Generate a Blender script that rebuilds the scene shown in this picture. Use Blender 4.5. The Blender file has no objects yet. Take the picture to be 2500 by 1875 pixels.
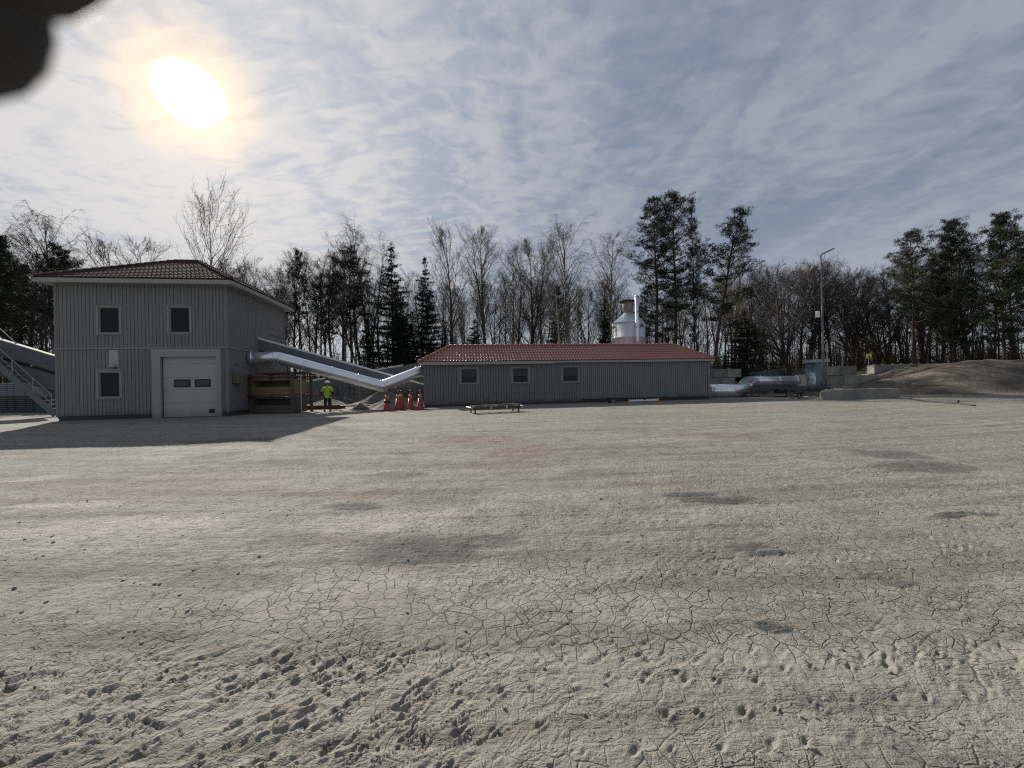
import bpy, math, random
import numpy as np
from mathutils import Vector, Matrix

# ------------------------------------------------------------------ camera, sky, sun, exposure
SC = bpy.context.scene
COL = SC.collection
EYE = 1.4
FPX = 940.0                      # focal length in photo pixels (2500 wide)
PITCH, ROLL = math.radians(0.07), math.radians(-1.17)
ROT = (Matrix.Rotation(math.pi/2 + PITCH, 3, 'X') @ Matrix.Rotation(ROLL, 3, 'Z'))
cd = bpy.data.cameras.new('camera'); cam = bpy.data.objects.new('camera', cd); COL.objects.link(cam)
cd.sensor_width = 36; cd.lens = 36*FPX/2500; cd.clip_start = 0.004; cd.clip_end = 3000
cam.matrix_world = Matrix.Translation((0, 0, EYE)) @ ROT.to_4x4()
cd.dof.use_dof = True; cd.dof.focus_distance = 12.0; cd.dof.aperture_fstop = 8.0   # a phone lens: only a finger on it blurs
SC.camera = cam
SC.view_settings.view_transform = 'Standard'; SC.view_settings.look = 'None'
SC.view_settings.exposure = 0.5; SC.view_settings.gamma = 1
SC.cycles.use_denoising = False; SC.cycles.filter_width = 1.15
SC.cycles.max_bounces = 6; SC.cycles.diffuse_bounces = 3; SC.cycles.transparent_max_bounces = 12
SC.cycles.sample_clamp_indirect = 6

SUN_AZ, SUN_EL = math.radians(-39.3), math.radians(29.7)
sd = bpy.data.lights.new('sun', 'SUN'); sd.energy = 5.0; sd.angle = math.radians(0.7); sd.color = (1, .93, .83)
so = bpy.data.objects.new('sun', sd); COL.objects.link(so)
sdir = Vector((math.sin(SUN_AZ)*math.cos(SUN_EL), math.cos(SUN_AZ)*math.cos(SUN_EL), math.sin(SUN_EL)))
so.rotation_euler = sdir.to_track_quat('Z', 'Y').to_euler(); so.location = (0, 0, 40)

class NT:
    """small helper to write node trees"""
    def __init__(s, nt): s.nt = nt; s.n = nt.nodes; s.l = nt.links
    def new(s, t, **kw):
        n = s.n.new(t)
        for k, v in kw.items():
            if hasattr(n, k): setattr(n, k, v)
        return n
    def put(s, sock, v):
        if isinstance(v, bpy.types.NodeSocket): s.l.new(v, sock)
        elif isinstance(v, (tuple, list)) and len(v) == 3 and sock.type == 'RGBA': sock.default_value = (*v, 1)
        else: sock.default_value = v
    def math(s, op, a, b=0.0, c=0.0, clamp=False):
        n = s.n.new('ShaderNodeMath'); n.operation = op; n.use_clamp = clamp
        s.put(n.inputs[0], a); s.put(n.inputs[1], b); s.put(n.inputs[2], c); return n.outputs[0]
    def vmath(s, op, a, b=(0, 0, 0)):
        n = s.n.new('ShaderNodeVectorMath'); n.operation = op
        s.put(n.inputs[0], a); s.put(n.inputs[1], b)
        return n.outputs['Value'] if op in ('DOT_PRODUCT', 'LENGTH') else n.outputs[0]
    def mix(s, f, a, b, bt='MIX'):
        n = s.n.new('ShaderNodeMix'); n.data_type = 'RGBA'; n.blend_type = bt
        s.put(n.inputs[0], f); s.put(n.inputs[6], a); s.put(n.inputs[7], b); return n.outputs[2]
    def ramp(s, f, a, b, c0=0.0, c1=1.0, it='SMOOTHSTEP'):
        n = s.n.new('ShaderNodeMapRange'); n.interpolation_type = it; n.clamp = True
        s.put(n.inputs[0], f); s.put(n.inputs[1], a); s.put(n.inputs[2], b); s.put(n.inputs[3], c0); s.put(n.inputs[4], c1)
        return n.outputs[0]
    def noise(s, vec, scale, detail=4, rough=.55, dist=0.0):
        n = s.n.new('ShaderNodeTexNoise'); s.put(n.inputs['Vector'], vec); n.inputs['Scale'].default_value = scale
        n.inputs['Detail'].default_value = detail; n.inputs['Roughness'].default_value = rough
        n.inputs['Distortion'].default_value = dist; return n.outputs[0]
    def mapping(s, vec, scale=(1, 1, 1), rot=(0, 0, 0), loc=(0, 0, 0)):
        n = s.n.new('ShaderNodeMapping'); s.put(n.inputs[0], vec)
        n.inputs[1].default_value = loc; n.inputs[2].default_value = rot; n.inputs[3].default_value = scale; return n.outputs[0]
    def sep(s, v):
        n = s.n.new('ShaderNodeSeparateXYZ'); s.put(n.inputs[0], v); return n.outputs
    def comb(s, x, y, z):
        n = s.n.new('ShaderNodeCombineXYZ'); s.put(n.inputs[0], x); s.put(n.inputs[1], y); s.put(n.inputs[2], z); return n.outputs[0]

def ray(px, py): return ROT @ Vector(((px-1250)/FPX, -(py-937.5)/FPX, -1))

def make_world():
    w = bpy.data.worlds.new('World'); SC.world = w; w.use_nodes = True
    t = NT(w.node_tree); t.n.clear()
    out = t.new('ShaderNodeOutputWorld'); bg = t.new('ShaderNodeBackground'); t.l.new(bg.outputs[0], out.inputs[0])
    sky = t.new('ShaderNodeTexSky'); sky.sky_type = 'NISHITA'; sky.sun_disc = False
    sky.sun_elevation = SUN_EL; sky.sun_rotation = SUN_AZ; sky.air_density = 1.0; sky.dust_density = 1.5
    D = t.vmath('NORMALIZE', t.new('ShaderNodeTexCoord').outputs['Generated'])
    x, y, z = t.sep(D)[:3]
    zz = t.math('ADD', t.math('MAXIMUM', z, 0.0), .10)
    P = t.comb(t.math('DIVIDE', x, zz), t.math('DIVIDE', y, zz), 0)      # the cloud layer seen as a flat deck overhead
    warp = t.noise(t.mapping(P, (.5, .3, 1)), 1.0, 3)
    P2 = t.vmath('ADD', P, t.comb(t.math('MULTIPLY', warp, .9), t.math('MULTIPLY', warp, -.5), 0))
    big = t.noise(t.mapping(P2, (.85, .55, 1), (0, 0, .25)), 1.0, 5, .6)
    streak = t.noise(t.mapping(P2, (4.2, 1.9, 1), (0, 0, .35), (3, 1, 0)), 1.0, 6, .62, .35)
    rip = t.noise(t.mapping(P2, (9, 15, 1), (0, 0, -.75)), 1.0, 4, .55, .6)
    S = t.vmath('NORMALIZE', ray(462, 228).normalized())
    dt = t.vmath('DOT_PRODUCT', D, S)
    wob = t.noise(t.mapping(P2, (7, 4, 1), (0, 0, .5)), 1.0, 4, .6)
    ang = t.math('MULTIPLY', t.math('ARCCOSINE', t.math('MINIMUM', dt, .999999)), 57.2958)
    angw = t.math('ADD', ang, t.math('MULTIPLY', t.math('SUBTRACT', wob, .5), 2.6))
    # cover: fully veiled near the sun, thinner to the far side
    cov = t.math('ADD', t.math('MULTIPLY', big, 1.15), t.math('MULTIPLY', t.math('SUBTRACT', streak, .5), .75))
    near = t.ramp(ang, 0, 62)
    cov = t.math('ADD', cov, t.math('MULTIPLY', t.math('SUBTRACT', rip, .5), t.ramp(ang, 10, 60, 1.0, .48)))
    cov = t.math('ADD', cov, t.math('MULTIPLY', t.math('SUBTRACT', 1.0, near), .06))
    m = t.ramp(cov, .34, .80)
    hor = t.ramp(z, .0, .40)
    gap = t.mix(near, (.40, .46, .56), (.195, .245, .34))
    gap = t.mix(hor, (.45, .50, .56), gap)
    cl = t.mix(near, (.62, .625, .65), (.35, .38, .445))
    cl = t.mix(hor, t.mix(near, (.52, .55, .59), (.40, .435, .485)), cl)
    base = t.mix(m, gap, cl)
    nish = t.mix(1.0, sky.outputs[0], (.028, .028, .028), 'MULTIPLY')
    base = t.mix(.12, base, nish)
    g1 = t.ramp(angw, .1, 3.2, 1, 0)
    g2 = t.ramp(angw, 1.6, 8.0, 1, 0)
    g3 = t.ramp(ang, 4, 42, 1, 0)
    glow = t.mix(1.0, t.mix(g1, (0, 0, 0), (4.0, 3.95, 3.7)), t.mix(g2, (0, 0, 0), (.46, .25, .02)), 'ADD')
    glow = t.mix(1.0, glow, t.mix(g3, (0, 0, 0), (.115, .095, .065)), 'ADD')
    allc = t.mix(1.0, base, glow, 'ADD')
    below = t.ramp(z, -.03, 0.0)
    allc = t.mix(below, (.12, .115, .10), allc)
    t.l.new(allc, bg.inputs[0]); bg.inputs[1].default_value = .77
make_world()

# ------------------------------------------------------------------ pixel -> place
def at(px, py, Y):
    d = ray(px, py); return Vector((0, 0, EYE)) + d*(Y/d.y)
def gnd(px, py, z=0.0):
    d = ray(px, py); return Vector((0, 0, EYE)) + d*((z-EYE)/d.z)
class Frame:
    """a local frame (origin on the ground, turned about z) with pixel look-ups on its planes"""
    def __init__(s, o, deg):
        s.o = Vector(o); s.a = math.radians(deg)
        s.M = Matrix.Translation(s.o) @ Matrix.Rotation(s.a, 4, 'Z'); s.I = s.M.inverted()
        s.R = s.I.to_3x3()
    def front(s, px, py, y=0.0):
        c = s.I @ Vector((0, 0, EYE)); d = s.R @ ray(px, py); k = (y-c.y)/d.y; return c + d*k
    def side(s, px, py, x):
        c = s.I @ Vector((0, 0, EYE)); d = s.R @ ray(px, py); k = (x-c.x)/d.x; return c + d*k
    def loc(s, p): return s.I @ Vector(p)

# ------------------------------------------------------------------ materials
MATS = {}
def mat(name, col, rough=.7, metal=0.0, var=.15, vscale=3.0, bump=0.0, bscale=30.0, spec=.5, dirt=None, coat=0.0, stretch=(1, 1, 1), hue=None):
    if name in MATS: return MATS[name]
    m = bpy.data.materials.new(name); m.use_nodes = True; t = NT(m.node_tree)
    b = t.n['Principled BSDF']; tc = t.new('ShaderNodeTexCoord').outputs['Object']
    v = t.mapping(tc, stretch)
    n1 = t.noise(v, vscale, 5, .6)
    k = t.math('ADD', 1.0-var, t.math('MULTIPLY', n1, 2*var))
    c = t.mix(1.0, (*col, 1), t.comb(k, k, k), 'MULTIPLY')
    if hue:
        c = t.mix(t.ramp(t.noise(v, vscale*.37, 3), .42, .66), c, (*hue, 1))
    if 'concrete' in name:
        oi = t.new('ShaderNodeObjectInfo').outputs['Random']; k2 = t.math('ADD', .72, t.math('MULTIPLY', oi, .5)); c = t.mix(1.0, c, t.comb(k2, k2, k2), 'MULTIPLY')
    if dirt:                                   # (colour, height above the base over which splash dirt thins out)
        z = t.sep(tc)[2]
        f = t.math('ADD', t.math('DIVIDE', z, dirt[1]), t.math('MULTIPLY', t.math('SUBTRACT', t.noise(tc, 2.2, 5, .7), .5), 1.6))
        c = t.mix(t.ramp(f, .0, 1.0, dirt[2] if len(dirt) > 2 else .7, 0), c, (*dirt[0], 1))
    t.l.new(c, b.inputs['Base Color'])
    b.inputs['Metallic'].default_value = metal
    b.inputs['Specular IOR Level'].default_value = spec
    b.inputs['Coat Weight'].default_value = coat
    r = t.math('ADD', rough-.1, t.math('MULTIPLY', t.noise(v, vscale*2.3, 4), .2)); t.l.new(r, b.inputs['Roughness'])
    if bump:
        bp = t.new('ShaderNodeBump'); bp.inputs['Distance'].default_value = bump; bp.inputs['Strength'].default_value = 1
        t.l.new(t.noise(v, bscale, 6, .65), bp.inputs['Height']); t.l.new(bp.outputs[0], b.inputs['Normal'])
    MATS[name] = m; return m

M_WALL = mat('grey wall paint', (.178, .182, .180), .75, var=.13, vscale=1.3, bump=.003, bscale=18, stretch=(2.2, 2.2, .35), dirt=((.065, .06, .05), .55, .75))
M_WALL2 = mat('blue grey wall paint', (.140, .155, .160), .75, var=.13, vscale=1.3, bump=.003, bscale=18, stretch=(2.2, 2.2, .35), dirt=((.05, .045, .04), .5, .85))
M_BACK = mat('painted shadow gap', (.05, .052, .054), .9)  # dark colour paints in the shade of the gaps between boards
M_TRIM = mat('pale trim paint', (.29, .293, .278), .65, var=.1, vscale=2, dirt=((.10, .09, .075), .4, .5))
M_CASE = mat('window casing paint', (.25, .252, .238), .65, var=.12, vscale=2)
M_DOOR = mat('white door panel', (.355, .365, .355), .5, var=.07, vscale=1.2, dirt=((.17, .16, .14), .6, .6))
M_DARK = mat('dark void', (.012, .012, .012), .9)
M_PLINTH = mat('plinth concrete', (.05, .048, .045), .9, bump=.01)
M_TILEB = mat('brown roof tile', (.060, .040, .036), .9, spec=.15, var=.3, vscale=6, bump=.004, bscale=25)
M_TILER = mat('glazed red roof tile', (.235, .055, .030), .37, var=.35, vscale=7, spec=1.0, coat=.2)
M_ZINC = mat('spiral duct metal', (.43, .46, .51), .20, metal=.97, var=.12, vscale=2.5)
M_ZINC2 = mat('bright duct metal', (.74, .77, .82), .28, metal=.78, var=.10, vscale=2.5)
M_SILO = mat('silo sheet metal', (.60, .62, .66), .5, metal=.35, var=.07, vscale=1.5)
M_SILOC = mat('silo cone metal', (.70, .74, .80), .38, metal=.8, var=.08, vscale=3)
M_HOPBEIGE = mat('weathered beige filter', (.19, .178, .155), .85, var=.3, vscale=4)
M_BLACK = mat('black paint', (.012, .012, .013), .6)
M_CONVD = mat('conveyor blue grey steel', (.085, .10, .12), .55, var=.2, vscale=1.5)
M_CONVL = mat('conveyor pale cover', (.15, .15, .145), .8, spec=.2, var=.12, vscale=2)
M_STEEL = mat('galvanised steel', (.32, .34, .35), .5, metal=.4, var=.15, vscale=4)
M_RUST = mat('red oxide steel', (.16, .035, .028), .7, var=.3, vscale=6)
M_OLDWOOD = mat('weathered timber', (.085, .075, .062), .9, var=.35, vscale=4, stretch=(.6, 3, 6), bump=.004)
M_NEWWOOD = mat('tan plywood', (.22, .135, .062), .75, var=.2, vscale=3, stretch=(.5, 3, 5))
M_RED = mat('red plastic', (.27, .026, .020), .5, var=.12, vscale=6, dirt=((.22, .09, .06), .3, .5))
M_YEL = mat('yellow band', (.42, .20, .03), .5, var=.1)
M_WHITE = mat('white paint', (.72, .72, .70), .5, var=.08)
M_ORANGE = mat('orange paint', (.7, .22, .03), .55)
M_CONC = mat('cast concrete', (.235, .225, .195), .9, var=.28, vscale=2.2, bump=.015, bscale=9, hue=(.16, .155, .135))
M_CONCD = mat('dark concrete', (.13, .13, .125), .9, var=.3, vscale=2.2, bump=.015, bscale=9)
M_SAND = mat('sand', (.14, .115, .088), .95, var=.35, vscale=1.2, bump=.08, bscale=6, hue=(.075, .062, .048))
M_TARP = mat('black tarpaulin', (.018, .022, .03), .45, var=.3, vscale=3, bump=.02, bscale=4)
M_BLUEG = mat('blue grey hopper paint', (.17, .22, .25), .6, var=.35, vscale=3, hue=(.06, .08, .10))
M_BEIGE = mat('beige board', (.48, .40, .32), .8, var=.08)
M_BOXB = mat('brown cabinet', (.13, .11, .08), .7)
M_GLASS = None
def glass_mat():
    global M_GLASS
    m = bpy.data.materials.new('window glass'); m.use_nodes = True; t = NT(m.node_tree); t.n.clear()
    o = t.new('ShaderNodeOutputMaterial'); g = t.new('ShaderNodeBsdfGlossy'); g.inputs['Roughness'].default_value = .03
    tr = t.new('ShaderNodeBsdfTransparent'); tr.inputs[0].default_value = (.5, .53, .56, 1)
    f = t.new('ShaderNodeLayerWeight'); f.inputs[0].default_value = .5
    mx = t.new('ShaderNodeMixShader'); t.l.new(t.math('ADD', .028, t.math('MULTIPLY', t.math('POWER', f.outputs['Facing'], 4.0), .6)), mx.inputs[0])
    t.l.new(tr.outputs[0], mx.inputs[1]); t.l.new(g.outputs[0], mx.inputs[2]); t.l.new(mx.outputs[0], o.inputs[0]); M_GLASS = m
glass_mat()
M_BLIND = mat('window blind', (.13, .13, .125), .8)
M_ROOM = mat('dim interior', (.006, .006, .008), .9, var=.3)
M_BARK = mat('grey brown bark', (.048, .042, .037), .9, var=.35, vscale=1.5)
M_BARKP = mat('pine bark', (.060, .040, .029), .9, var=.35, vscale=1.0)
M_BIRCH = mat('birch bark', (.30, .285, .26), .8, var=.5, vscale=2.0, stretch=(1, 1, 3))
M_TWIG = mat('bare twigs', (.050, .042, .037), .9, var=.2)
M_TWIGB = mat('budding twigs', (.115, .095, .06), .9, var=.2)
def leaf_mat(name, col):
    m = bpy.data.materials.new(name); m.use_nodes = True; t = NT(m.node_tree); b = t.n['Principled BSDF']
    tc = t.new('ShaderNodeTexCoord').outputs['Object']
    c = t.mix(t.ramp(t.noise(tc, .8, 3), .3, .7), (col[0]*.55, col[1]*.55, col[2]*.55, 1), (col[0]*1.5, col[1]*1.45, col[2]*1.2, 1))
    t.l.new(c, b.inputs['Base Color']); b.inputs['Roughness'].default_value = .85; b.inputs['Specular IOR Level'].default_value = .15
    MATS[name] = m; return m
M_PINE = leaf_mat('pine needles', (.022, .033, .018))
M_SPRUCE = leaf_mat('spruce needles', (.014, .023, .014))
M_BRUSH = leaf_mat('brown brush', (.05, .038, .025))

# ------------------------------------------------------------------ mesh helpers
class MB:
    def __init__(s): s.v = []; s.f = []
    def add(s, vs, fs):
        o = len(s.v); s.v += [tuple(p) for p in vs]; s.f += [tuple(i+o for i in f) for f in fs]; return s
    def box(s, a, b, M=None):
        x0, y0, z0 = a; x1, y1, z1 = b
        vs = [(x, y, z) for z in (z0, z1) for y in (y0, y1) for x in (x0, x1)]
        if M is not None: vs = [M @ Vector(p) for p in vs]
        return s.add(vs, [(0, 2, 3, 1), (4, 5, 7, 6), (0, 1, 5, 4), (2, 6, 7, 3), (0, 4, 6, 2), (1, 3, 7, 5)])
    def beam(s, p, q, w, h, up=(0, 0, 1)):
        """rectangular bar from p to q, w wide across, h high"""
        p, q = Vector(p), Vector(q); d = (q-p); L = d.length; d.normalize(); u = Vector(up)
        x = d.cross(u)
        if x.length < 1e-4: x = d.cross(Vector((1, 0, 0)))
        x.normalize(); z = x.cross(d)
        vs = []
        for e in (p, q):
            for (i, j) in ((-1, -1), (1, -1), (1, 1), (-1, 1)): vs.append(e + x*i*w/2 + z*j*h/2)
        return s.add(vs, [(0, 1, 2, 3), (7, 6, 5, 4), (0, 4, 5, 1), (1, 5, 6, 2), (2, 6, 7, 3), (3, 7, 4, 0)])
    def tube(s, pts, rad, n=8, cap=True, closed_ref=None):
        pts = [Vector(p) for p in pts]; k = len(pts)
        if not isinstance(rad, (list, tuple)): rad = [rad]*k
        o = len(s.v); ref = None
        for i, p in enumerate(pts):
            if i == 0: d = pts[1]-p
            elif i == k-1: d = p-pts[i-1]
            else: d = (pts[i+1]-p).normalized() + (p-pts[i-1]).normalized()
            if d.length < 1e-9: d = Vector((0, 0, 1))
            d.normalize()
            if ref is None: ref = Vector((0, 0, 1)) if abs(d.z) < .8 else Vector((0, 1, 0))
            a = d.cross(ref); 
            if a.length < 1e-5: a = d.cross(Vector((1, .3, 0)))
            a.normalize(); b = d.cross(a); ref = -b if False else ref
            for j in range(n):
                t = 2*math.pi*j/n; s.v.append(tuple(p + (a*math.cos(t) + b*math.sin(t))*rad[i]))
        for i in range(k-1):
            for j in range(n):
                j2 = (j+1) % n; s.f.append((o+i*n+j, o+i*n+j2, o+(i+1)*n+j2, o+(i+1)*n+j))
        if cap:
            s.f.append(tuple(o+j for j in range(n))[::-1]); s.f.append(tuple(o+(k-1)*n+j for j in range(n)))
        return s
    def lathe(s, prof, n=24, c=(0, 0, 0)):
        o = len(s.v)
        for r, z in prof:
            for j in range(n):
                t = 2*math.pi*j/n; s.v.append((c[0]+r*math.cos(t), c[1]+r*math.sin(t), c[2]+z))
        for i in range(len(prof)-1):
            for j in range(n):
                j2 = (j+1) % n; s.f.append((o+i*n+j, o+i*n+j2, o+(i+1)*n+j2, o+(i+1)*n+j))
        s.f.append(tuple(o+j for j in range(n))[::-1]); s.f.append(tuple(o+(len(prof)-1)*n+j for j in range(n)))
        return s
    def build(s, name, m, parent=None, smooth=False, bevel=0.0):
        me = bpy.data.meshes.new(name); me.from_pydata(s.v, [], s.f); me.update()
        if smooth: me.shade_smooth()
        me.materials.append(m)
        o = bpy.data.objects.new(name, me); COL.objects.link(o)
        if parent is not None: o.parent = parent
        if bevel:
            b = o.modifiers.new('bevel', 'BEVEL'); b.width = bevel; b.segments = 2; b.limit_method = 'ANGLE'
        return o
def tag(o, label, cat, group=None, kind=None):
    if label: o['label'] = label
    if cat: o['category'] = cat
    if group: o['group'] = group
    if kind: o['kind'] = kind
    return o
def thing(name, label, cat, loc=(0, 0, 0), rotz=0.0, group=None):
    o = bpy.data.objects.new(name, None); COL.objects.link(o); o.location = loc; o.rotation_euler = (0, 0, rotz)
    o.empty_display_size = .3
    return tag(o, label, cat, group)
def copy_tree(o, parent=None):
    c = o.copy(); COL.objects.link(c)
    if parent is not None: c.parent = parent
    for ch in o.children: copy_tree(ch, c)
    return c

# ------------------------------------------------------------------ ground
def vnoise(x, y, seed=0):
    xi = np.floor(x).astype(np.int64); yi = np.floor(y).astype(np.int64); fx = x-xi; fy = y-yi
    def h(a, b):
        n = (a*374761393 + b*668265263 + seed*1442695041) & 0xffffffff
        n = ((n ^ (n >> 13))*1274126177) & 0xffffffff
        return ((n ^ (n >> 16)) & 0xffff)/65535.0
    u = fx*fx*(3-2*fx); v = fy*fy*(3-2*fy)
    return (h(xi, yi)*(1-u)+h(xi+1, yi)*u)*(1-v) + (h(xi, yi+1)*(1-u)+h(xi+1, yi+1)*u)*v
def fbm(x, y, f, o=4, seed=0):
    s = 0; a = .5
    for i in range(o): s = s + a*vnoise(x*f+17.3*i, y*f+5.1*i, seed+i); f *= 2.03; a *= .5
    return s
def sstep(a, b, x):
    t = np.clip((x-a)/(b-a), 0, 1); return t*t*(3-2*t)

DARKP = [(1030, 1345, 190, 34, .8), (1180, 1325, 130, 22, .6), (1690, 1208, 55, 9, .9), (1750, 1222, 75, 10, .9), (1850, 1330, 60, 11, .8), (1905, 1345, 55, 9, .9),
         (1885, 1522, 40, 15, .9), (2190, 1110, 60, 14, .6), (2260, 1140, 110, 16, .7), (2345, 1258, 90, 8, .95), (2140, 1395, 55, 14, .5), (2200, 1415, 55, 12, .6),
         (845, 1232, 70, 12, .8), (960, 1162, 70, 13, .55), (570, 1076, 90, 9, .6), (540, 1110, 60, 9, .5), (670, 1128, 80, 7, .45), (1000, 1105, 40, 8, .4),
         (1040, 1215, 80, 10, .4), (550, 1420, 190, 26, .35), (950, 1000, 60, 4, .4), (1450, 1150, 90, 12, .35), (1500, 1050, 90, 6, .3), (2330, 1190, 160, 10, .25),
         (2050, 1240, 70, 10, .3), (1300, 1490, 90, 15, .2), (700, 1330, 120, 18, .25), (300, 1560, 180, 30, .2), (2050, 1700, 160, 30, .3), (2150, 1790, 120, 30, .25)]
REDP = [(1170, 1075, 120, 13, .8), (1290, 1100, 90, 16, .8), (1230, 1130, 110, 14, .5), (900, 1206, 90, 9, .8), (1010, 1100, 70, 10, .3), (1800, 1065, 90, 7, .7),
        (1700, 1058, 70, 5, .5), (1900, 1052, 80, 4, .5), (2040, 1014, 35, 3, .9), (1560, 1180, 140, 14, .25), (1450, 1090, 120, 14, .35), (2400, 1020, 90, 5, .4), (850, 1310, 110, 12, .3),
        (300, 1180, 420, 16, .5), (620, 1198, 300, 12, .5), (150, 1222, 300, 8, .55), (500, 1150, 300, 8, .35), (320, 1130, 160, 10, .3), (100, 1100, 60, 8, .4), (1000, 1390, 90, 14, .3)]
LIGHTP = [(300, 1290, 330, 32, .9), (60, 1166, 90, 5, .9), (120, 1236, 190, 7, .8), (500, 1100, 200, 12, .4), (900, 1275, 220, 22, .8), (1000, 1250, 160, 12, .8), (820, 1440, 260, 50, .55),
          (1200, 1440, 260, 50, .5), (1350, 1200, 200, 16, .4), (1700, 1250, 220, 14, .35), (250, 1340, 260, 22, .5), (1150, 1230, 160, 10, .5), (1550, 1470, 200, 40, .35), (900, 1035, 130, 5, .6)]
def patches(x, y, L):
    s = np.zeros_like(x)
    wx = x + (fbm(x, y, 1.1, 4, 41)-.47)*1.1*np.clip(y/8, .12, 1.6); wy = y + (fbm(x, y, 1.3, 4, 51)-.47)*1.0*np.clip(y/8, .12, 1.6)
    for px, py, w, h, a in L:
        c = gnd(px, py); top = gnd(px, py-h); lx = w*c.y/FPX; ly = max(top.y-c.y, .05)
        d = ((wx-c.x)/lx)**2 + ((wy-c.y)/ly)**2
        s = np.maximum(s, a*(1-sstep(.25, 1.35, d)))
    return s
def lug_rows(x, y, y0, ang, per, row, nrow, depth, seed, xlo, xhi, el=2.2, keep=False):
    """prints of a lugged tyre along a gently curved line: separate pits with a pushed-up rim"""
    ca, sa = math.cos(ang), math.sin(ang)
    u = x*ca + (y-y0)*sa; v = -x*sa + (y-y0)*ca + .02*np.sin(u*1.7+seed)
    h = np.zeros_like(x)
    for k in range(nrow):
        off = (k % 2)*per*.5 + k*.021; vv = v - k*row
        i = np.floor((u-off)/per); j = ((i*12.9898+k*78.2+seed)*43.758) % 1.0
        jj = ((i*7.13+k*3.7+seed)*91.17) % 1.0
        uc = (i+.5)*per + off + (j-.5)*per*.35; du = u-uc; dv = vv-(jj-.5)*row*.5
        a = .62; p = (du*math.cos(a)+dv*math.sin(a)); q = (-du*math.sin(a)+dv*math.cos(a))
        sc = .55+.8*j
        d = (p/(.024*el*.55*sc))**2 + (q/(.0125*sc))**2
        d2 = ((p+.004)/(.026*el*.62*sc))**2 + ((q+.019*sc)/(.011*sc))**2
        h += depth*(-1.0*np.exp(-d) + .55*np.exp(-d2))*(.35+.9*jj)
    miss = sstep(.36, .56, fbm(x, y, 2.2, 3, seed*7+2))
    if keep: miss = .45+.55*miss
    return h*miss*sstep(xlo-.5, xlo+.3, x)*(1-sstep(xhi-.3, xhi+.5, x))
def make_ground():
    n_a, n_r = 1500, 980
    th = np.radians(np.concatenate([np.linspace(-68, 68, n_a), np.linspace(68, 292, 90)[1:]]))
    r = np.concatenate([np.linspace(.01, .95, 14)[:-1], .95*(300/.95)**(np.linspace(0, 1, n_r)**1.25)]); G0, G1 = n_r, n_a; n_r, n_a = len(r), len(th)
    Rr, T = np.meshgrid(r, th, indexing='ij'); x = (Rr*np.sin(T)).ravel(); y = (Rr*np.cos(T)).ravel()
    fade = 1-sstep(14, 40, y)
    h = (fbm(x, y, .35, 3, 3)-.44)*.10*(1-sstep(15, 18, y)*.85)
    h += (fbm(x, y, 3.2, 4, 7)-.47)*.022*fade + (fbm(x, y, 19, 4, 9)-.47)*.011*(1-sstep(5, 14, y))
    rough = sstep(.42, .62, fbm(x, y, .55, 4, 77))
    rm = np.maximum(rough*.8, patches(x, y, DARKP))
    # trampled, churned crust
    chur = np.abs(fbm(x*.75+.6*y, y*1.35-.2*x, 6.5, 3, 23)-.44)
    h += (np.clip(.11-chur, 0, .11)/.11)**1.5*-.007*rm*(1-sstep(9, 20, y))
    dim = fbm(x*.8, y*1.3, 13.0, 2, 29); h -= sstep(.50, .62, dim)*.007*rm*(1-sstep(7, 15, y))
    # tyre prints in the foreground and farther out
    for k, (yy, aa) in enumerate(((1.86, .012), (1.755, .02), (1.655, .015), (1.57, .03), (1.48, .02))): h += lug_rows(x, y, yy, aa, .172, .07, 1, .020, 1+3*k, -9, 2.6-.35*k, 2.0, keep=(k == 0))
    h += lug_rows(x, y, 1.92, .02, .15, .05, 2, .010, 31, -9, 2.4, 3.2)
    # dragged, slanting ridges left by turning wheels
    u = x*math.cos(.62)+y*math.sin(.62); v = -x*math.sin(.62)+y*math.cos(.62)
    rg = np.abs(fbm(u*4.5, v*19, 1.0, 3, 61)-.46); zone = sstep(.25, -.7, x-(1.9-y)*.4)*sstep(1.0, 1.2, y)*(1-sstep(1.95, 2.35, y))
    h += zone*(-.011*np.exp(-(rg/.028)**2)+.009*np.exp(-((rg-.06)/.035)**2))
    u2 = x*math.cos(.45)+y*math.sin(.45); v2 = -x*math.sin(.45)+y*math.cos(.45)
    rg = np.abs(fbm(u2*2.4, v2*10.5, 1.0, 3, 67)-.46); z2 = sstep(.40, .60, fbm(x, y, .8, 3, 71))*(1-sstep(6, 11, y))
    h += z2*(-.006*np.exp(-(rg/.022)**2))
    h += lug_rows(x, y, 1.95, -.06, .16, .11, 3, .009, 9, -2.2, 3.0)
    h += lug_rows(x, y, 3.7, .05, .13, .10, 7, .016, 13, -1.2, 3.0, 1.6)
    h += lug_rows(x, y, 4.6, .10, .15, .13, 6, .012, 17, -1.5, 6.0, 1.6)
    h += lug_rows(x, y, 2.6, .12, .14, .12, 4, .010, 21, -6, 7.0, 3.0)
    # long wheel ruts across the yard
    for k, (y0, s, amp, w) in enumerate([(6.3, .05, .012, .5), (6.9, .05, .012, .5), (5.1, .09, .011, .35), (7.9, .02, .01, .6), (9.6, -.01, .010, .6), (11.0, .03, .008, .6), (12.9, .0, .008, .5)]):
        v = y - (y0 + s*x + .006*x*x); band = np.exp(-(v/w)**2)
        h += -amp*band + .35*amp*band*np.sin(v*2*math.pi/.07 + 2*fbm(x, y, .8, 2, 90+k))*(1-sstep(3, 13, y)) * .5
        h += amp*.45*band*np.sign(np.sin((x+.6*v)*2*math.pi/.11))*(vnoise(x*1.1, y*3, 60+k) > .45)*.5*(1-sstep(8, 14, y))
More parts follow.
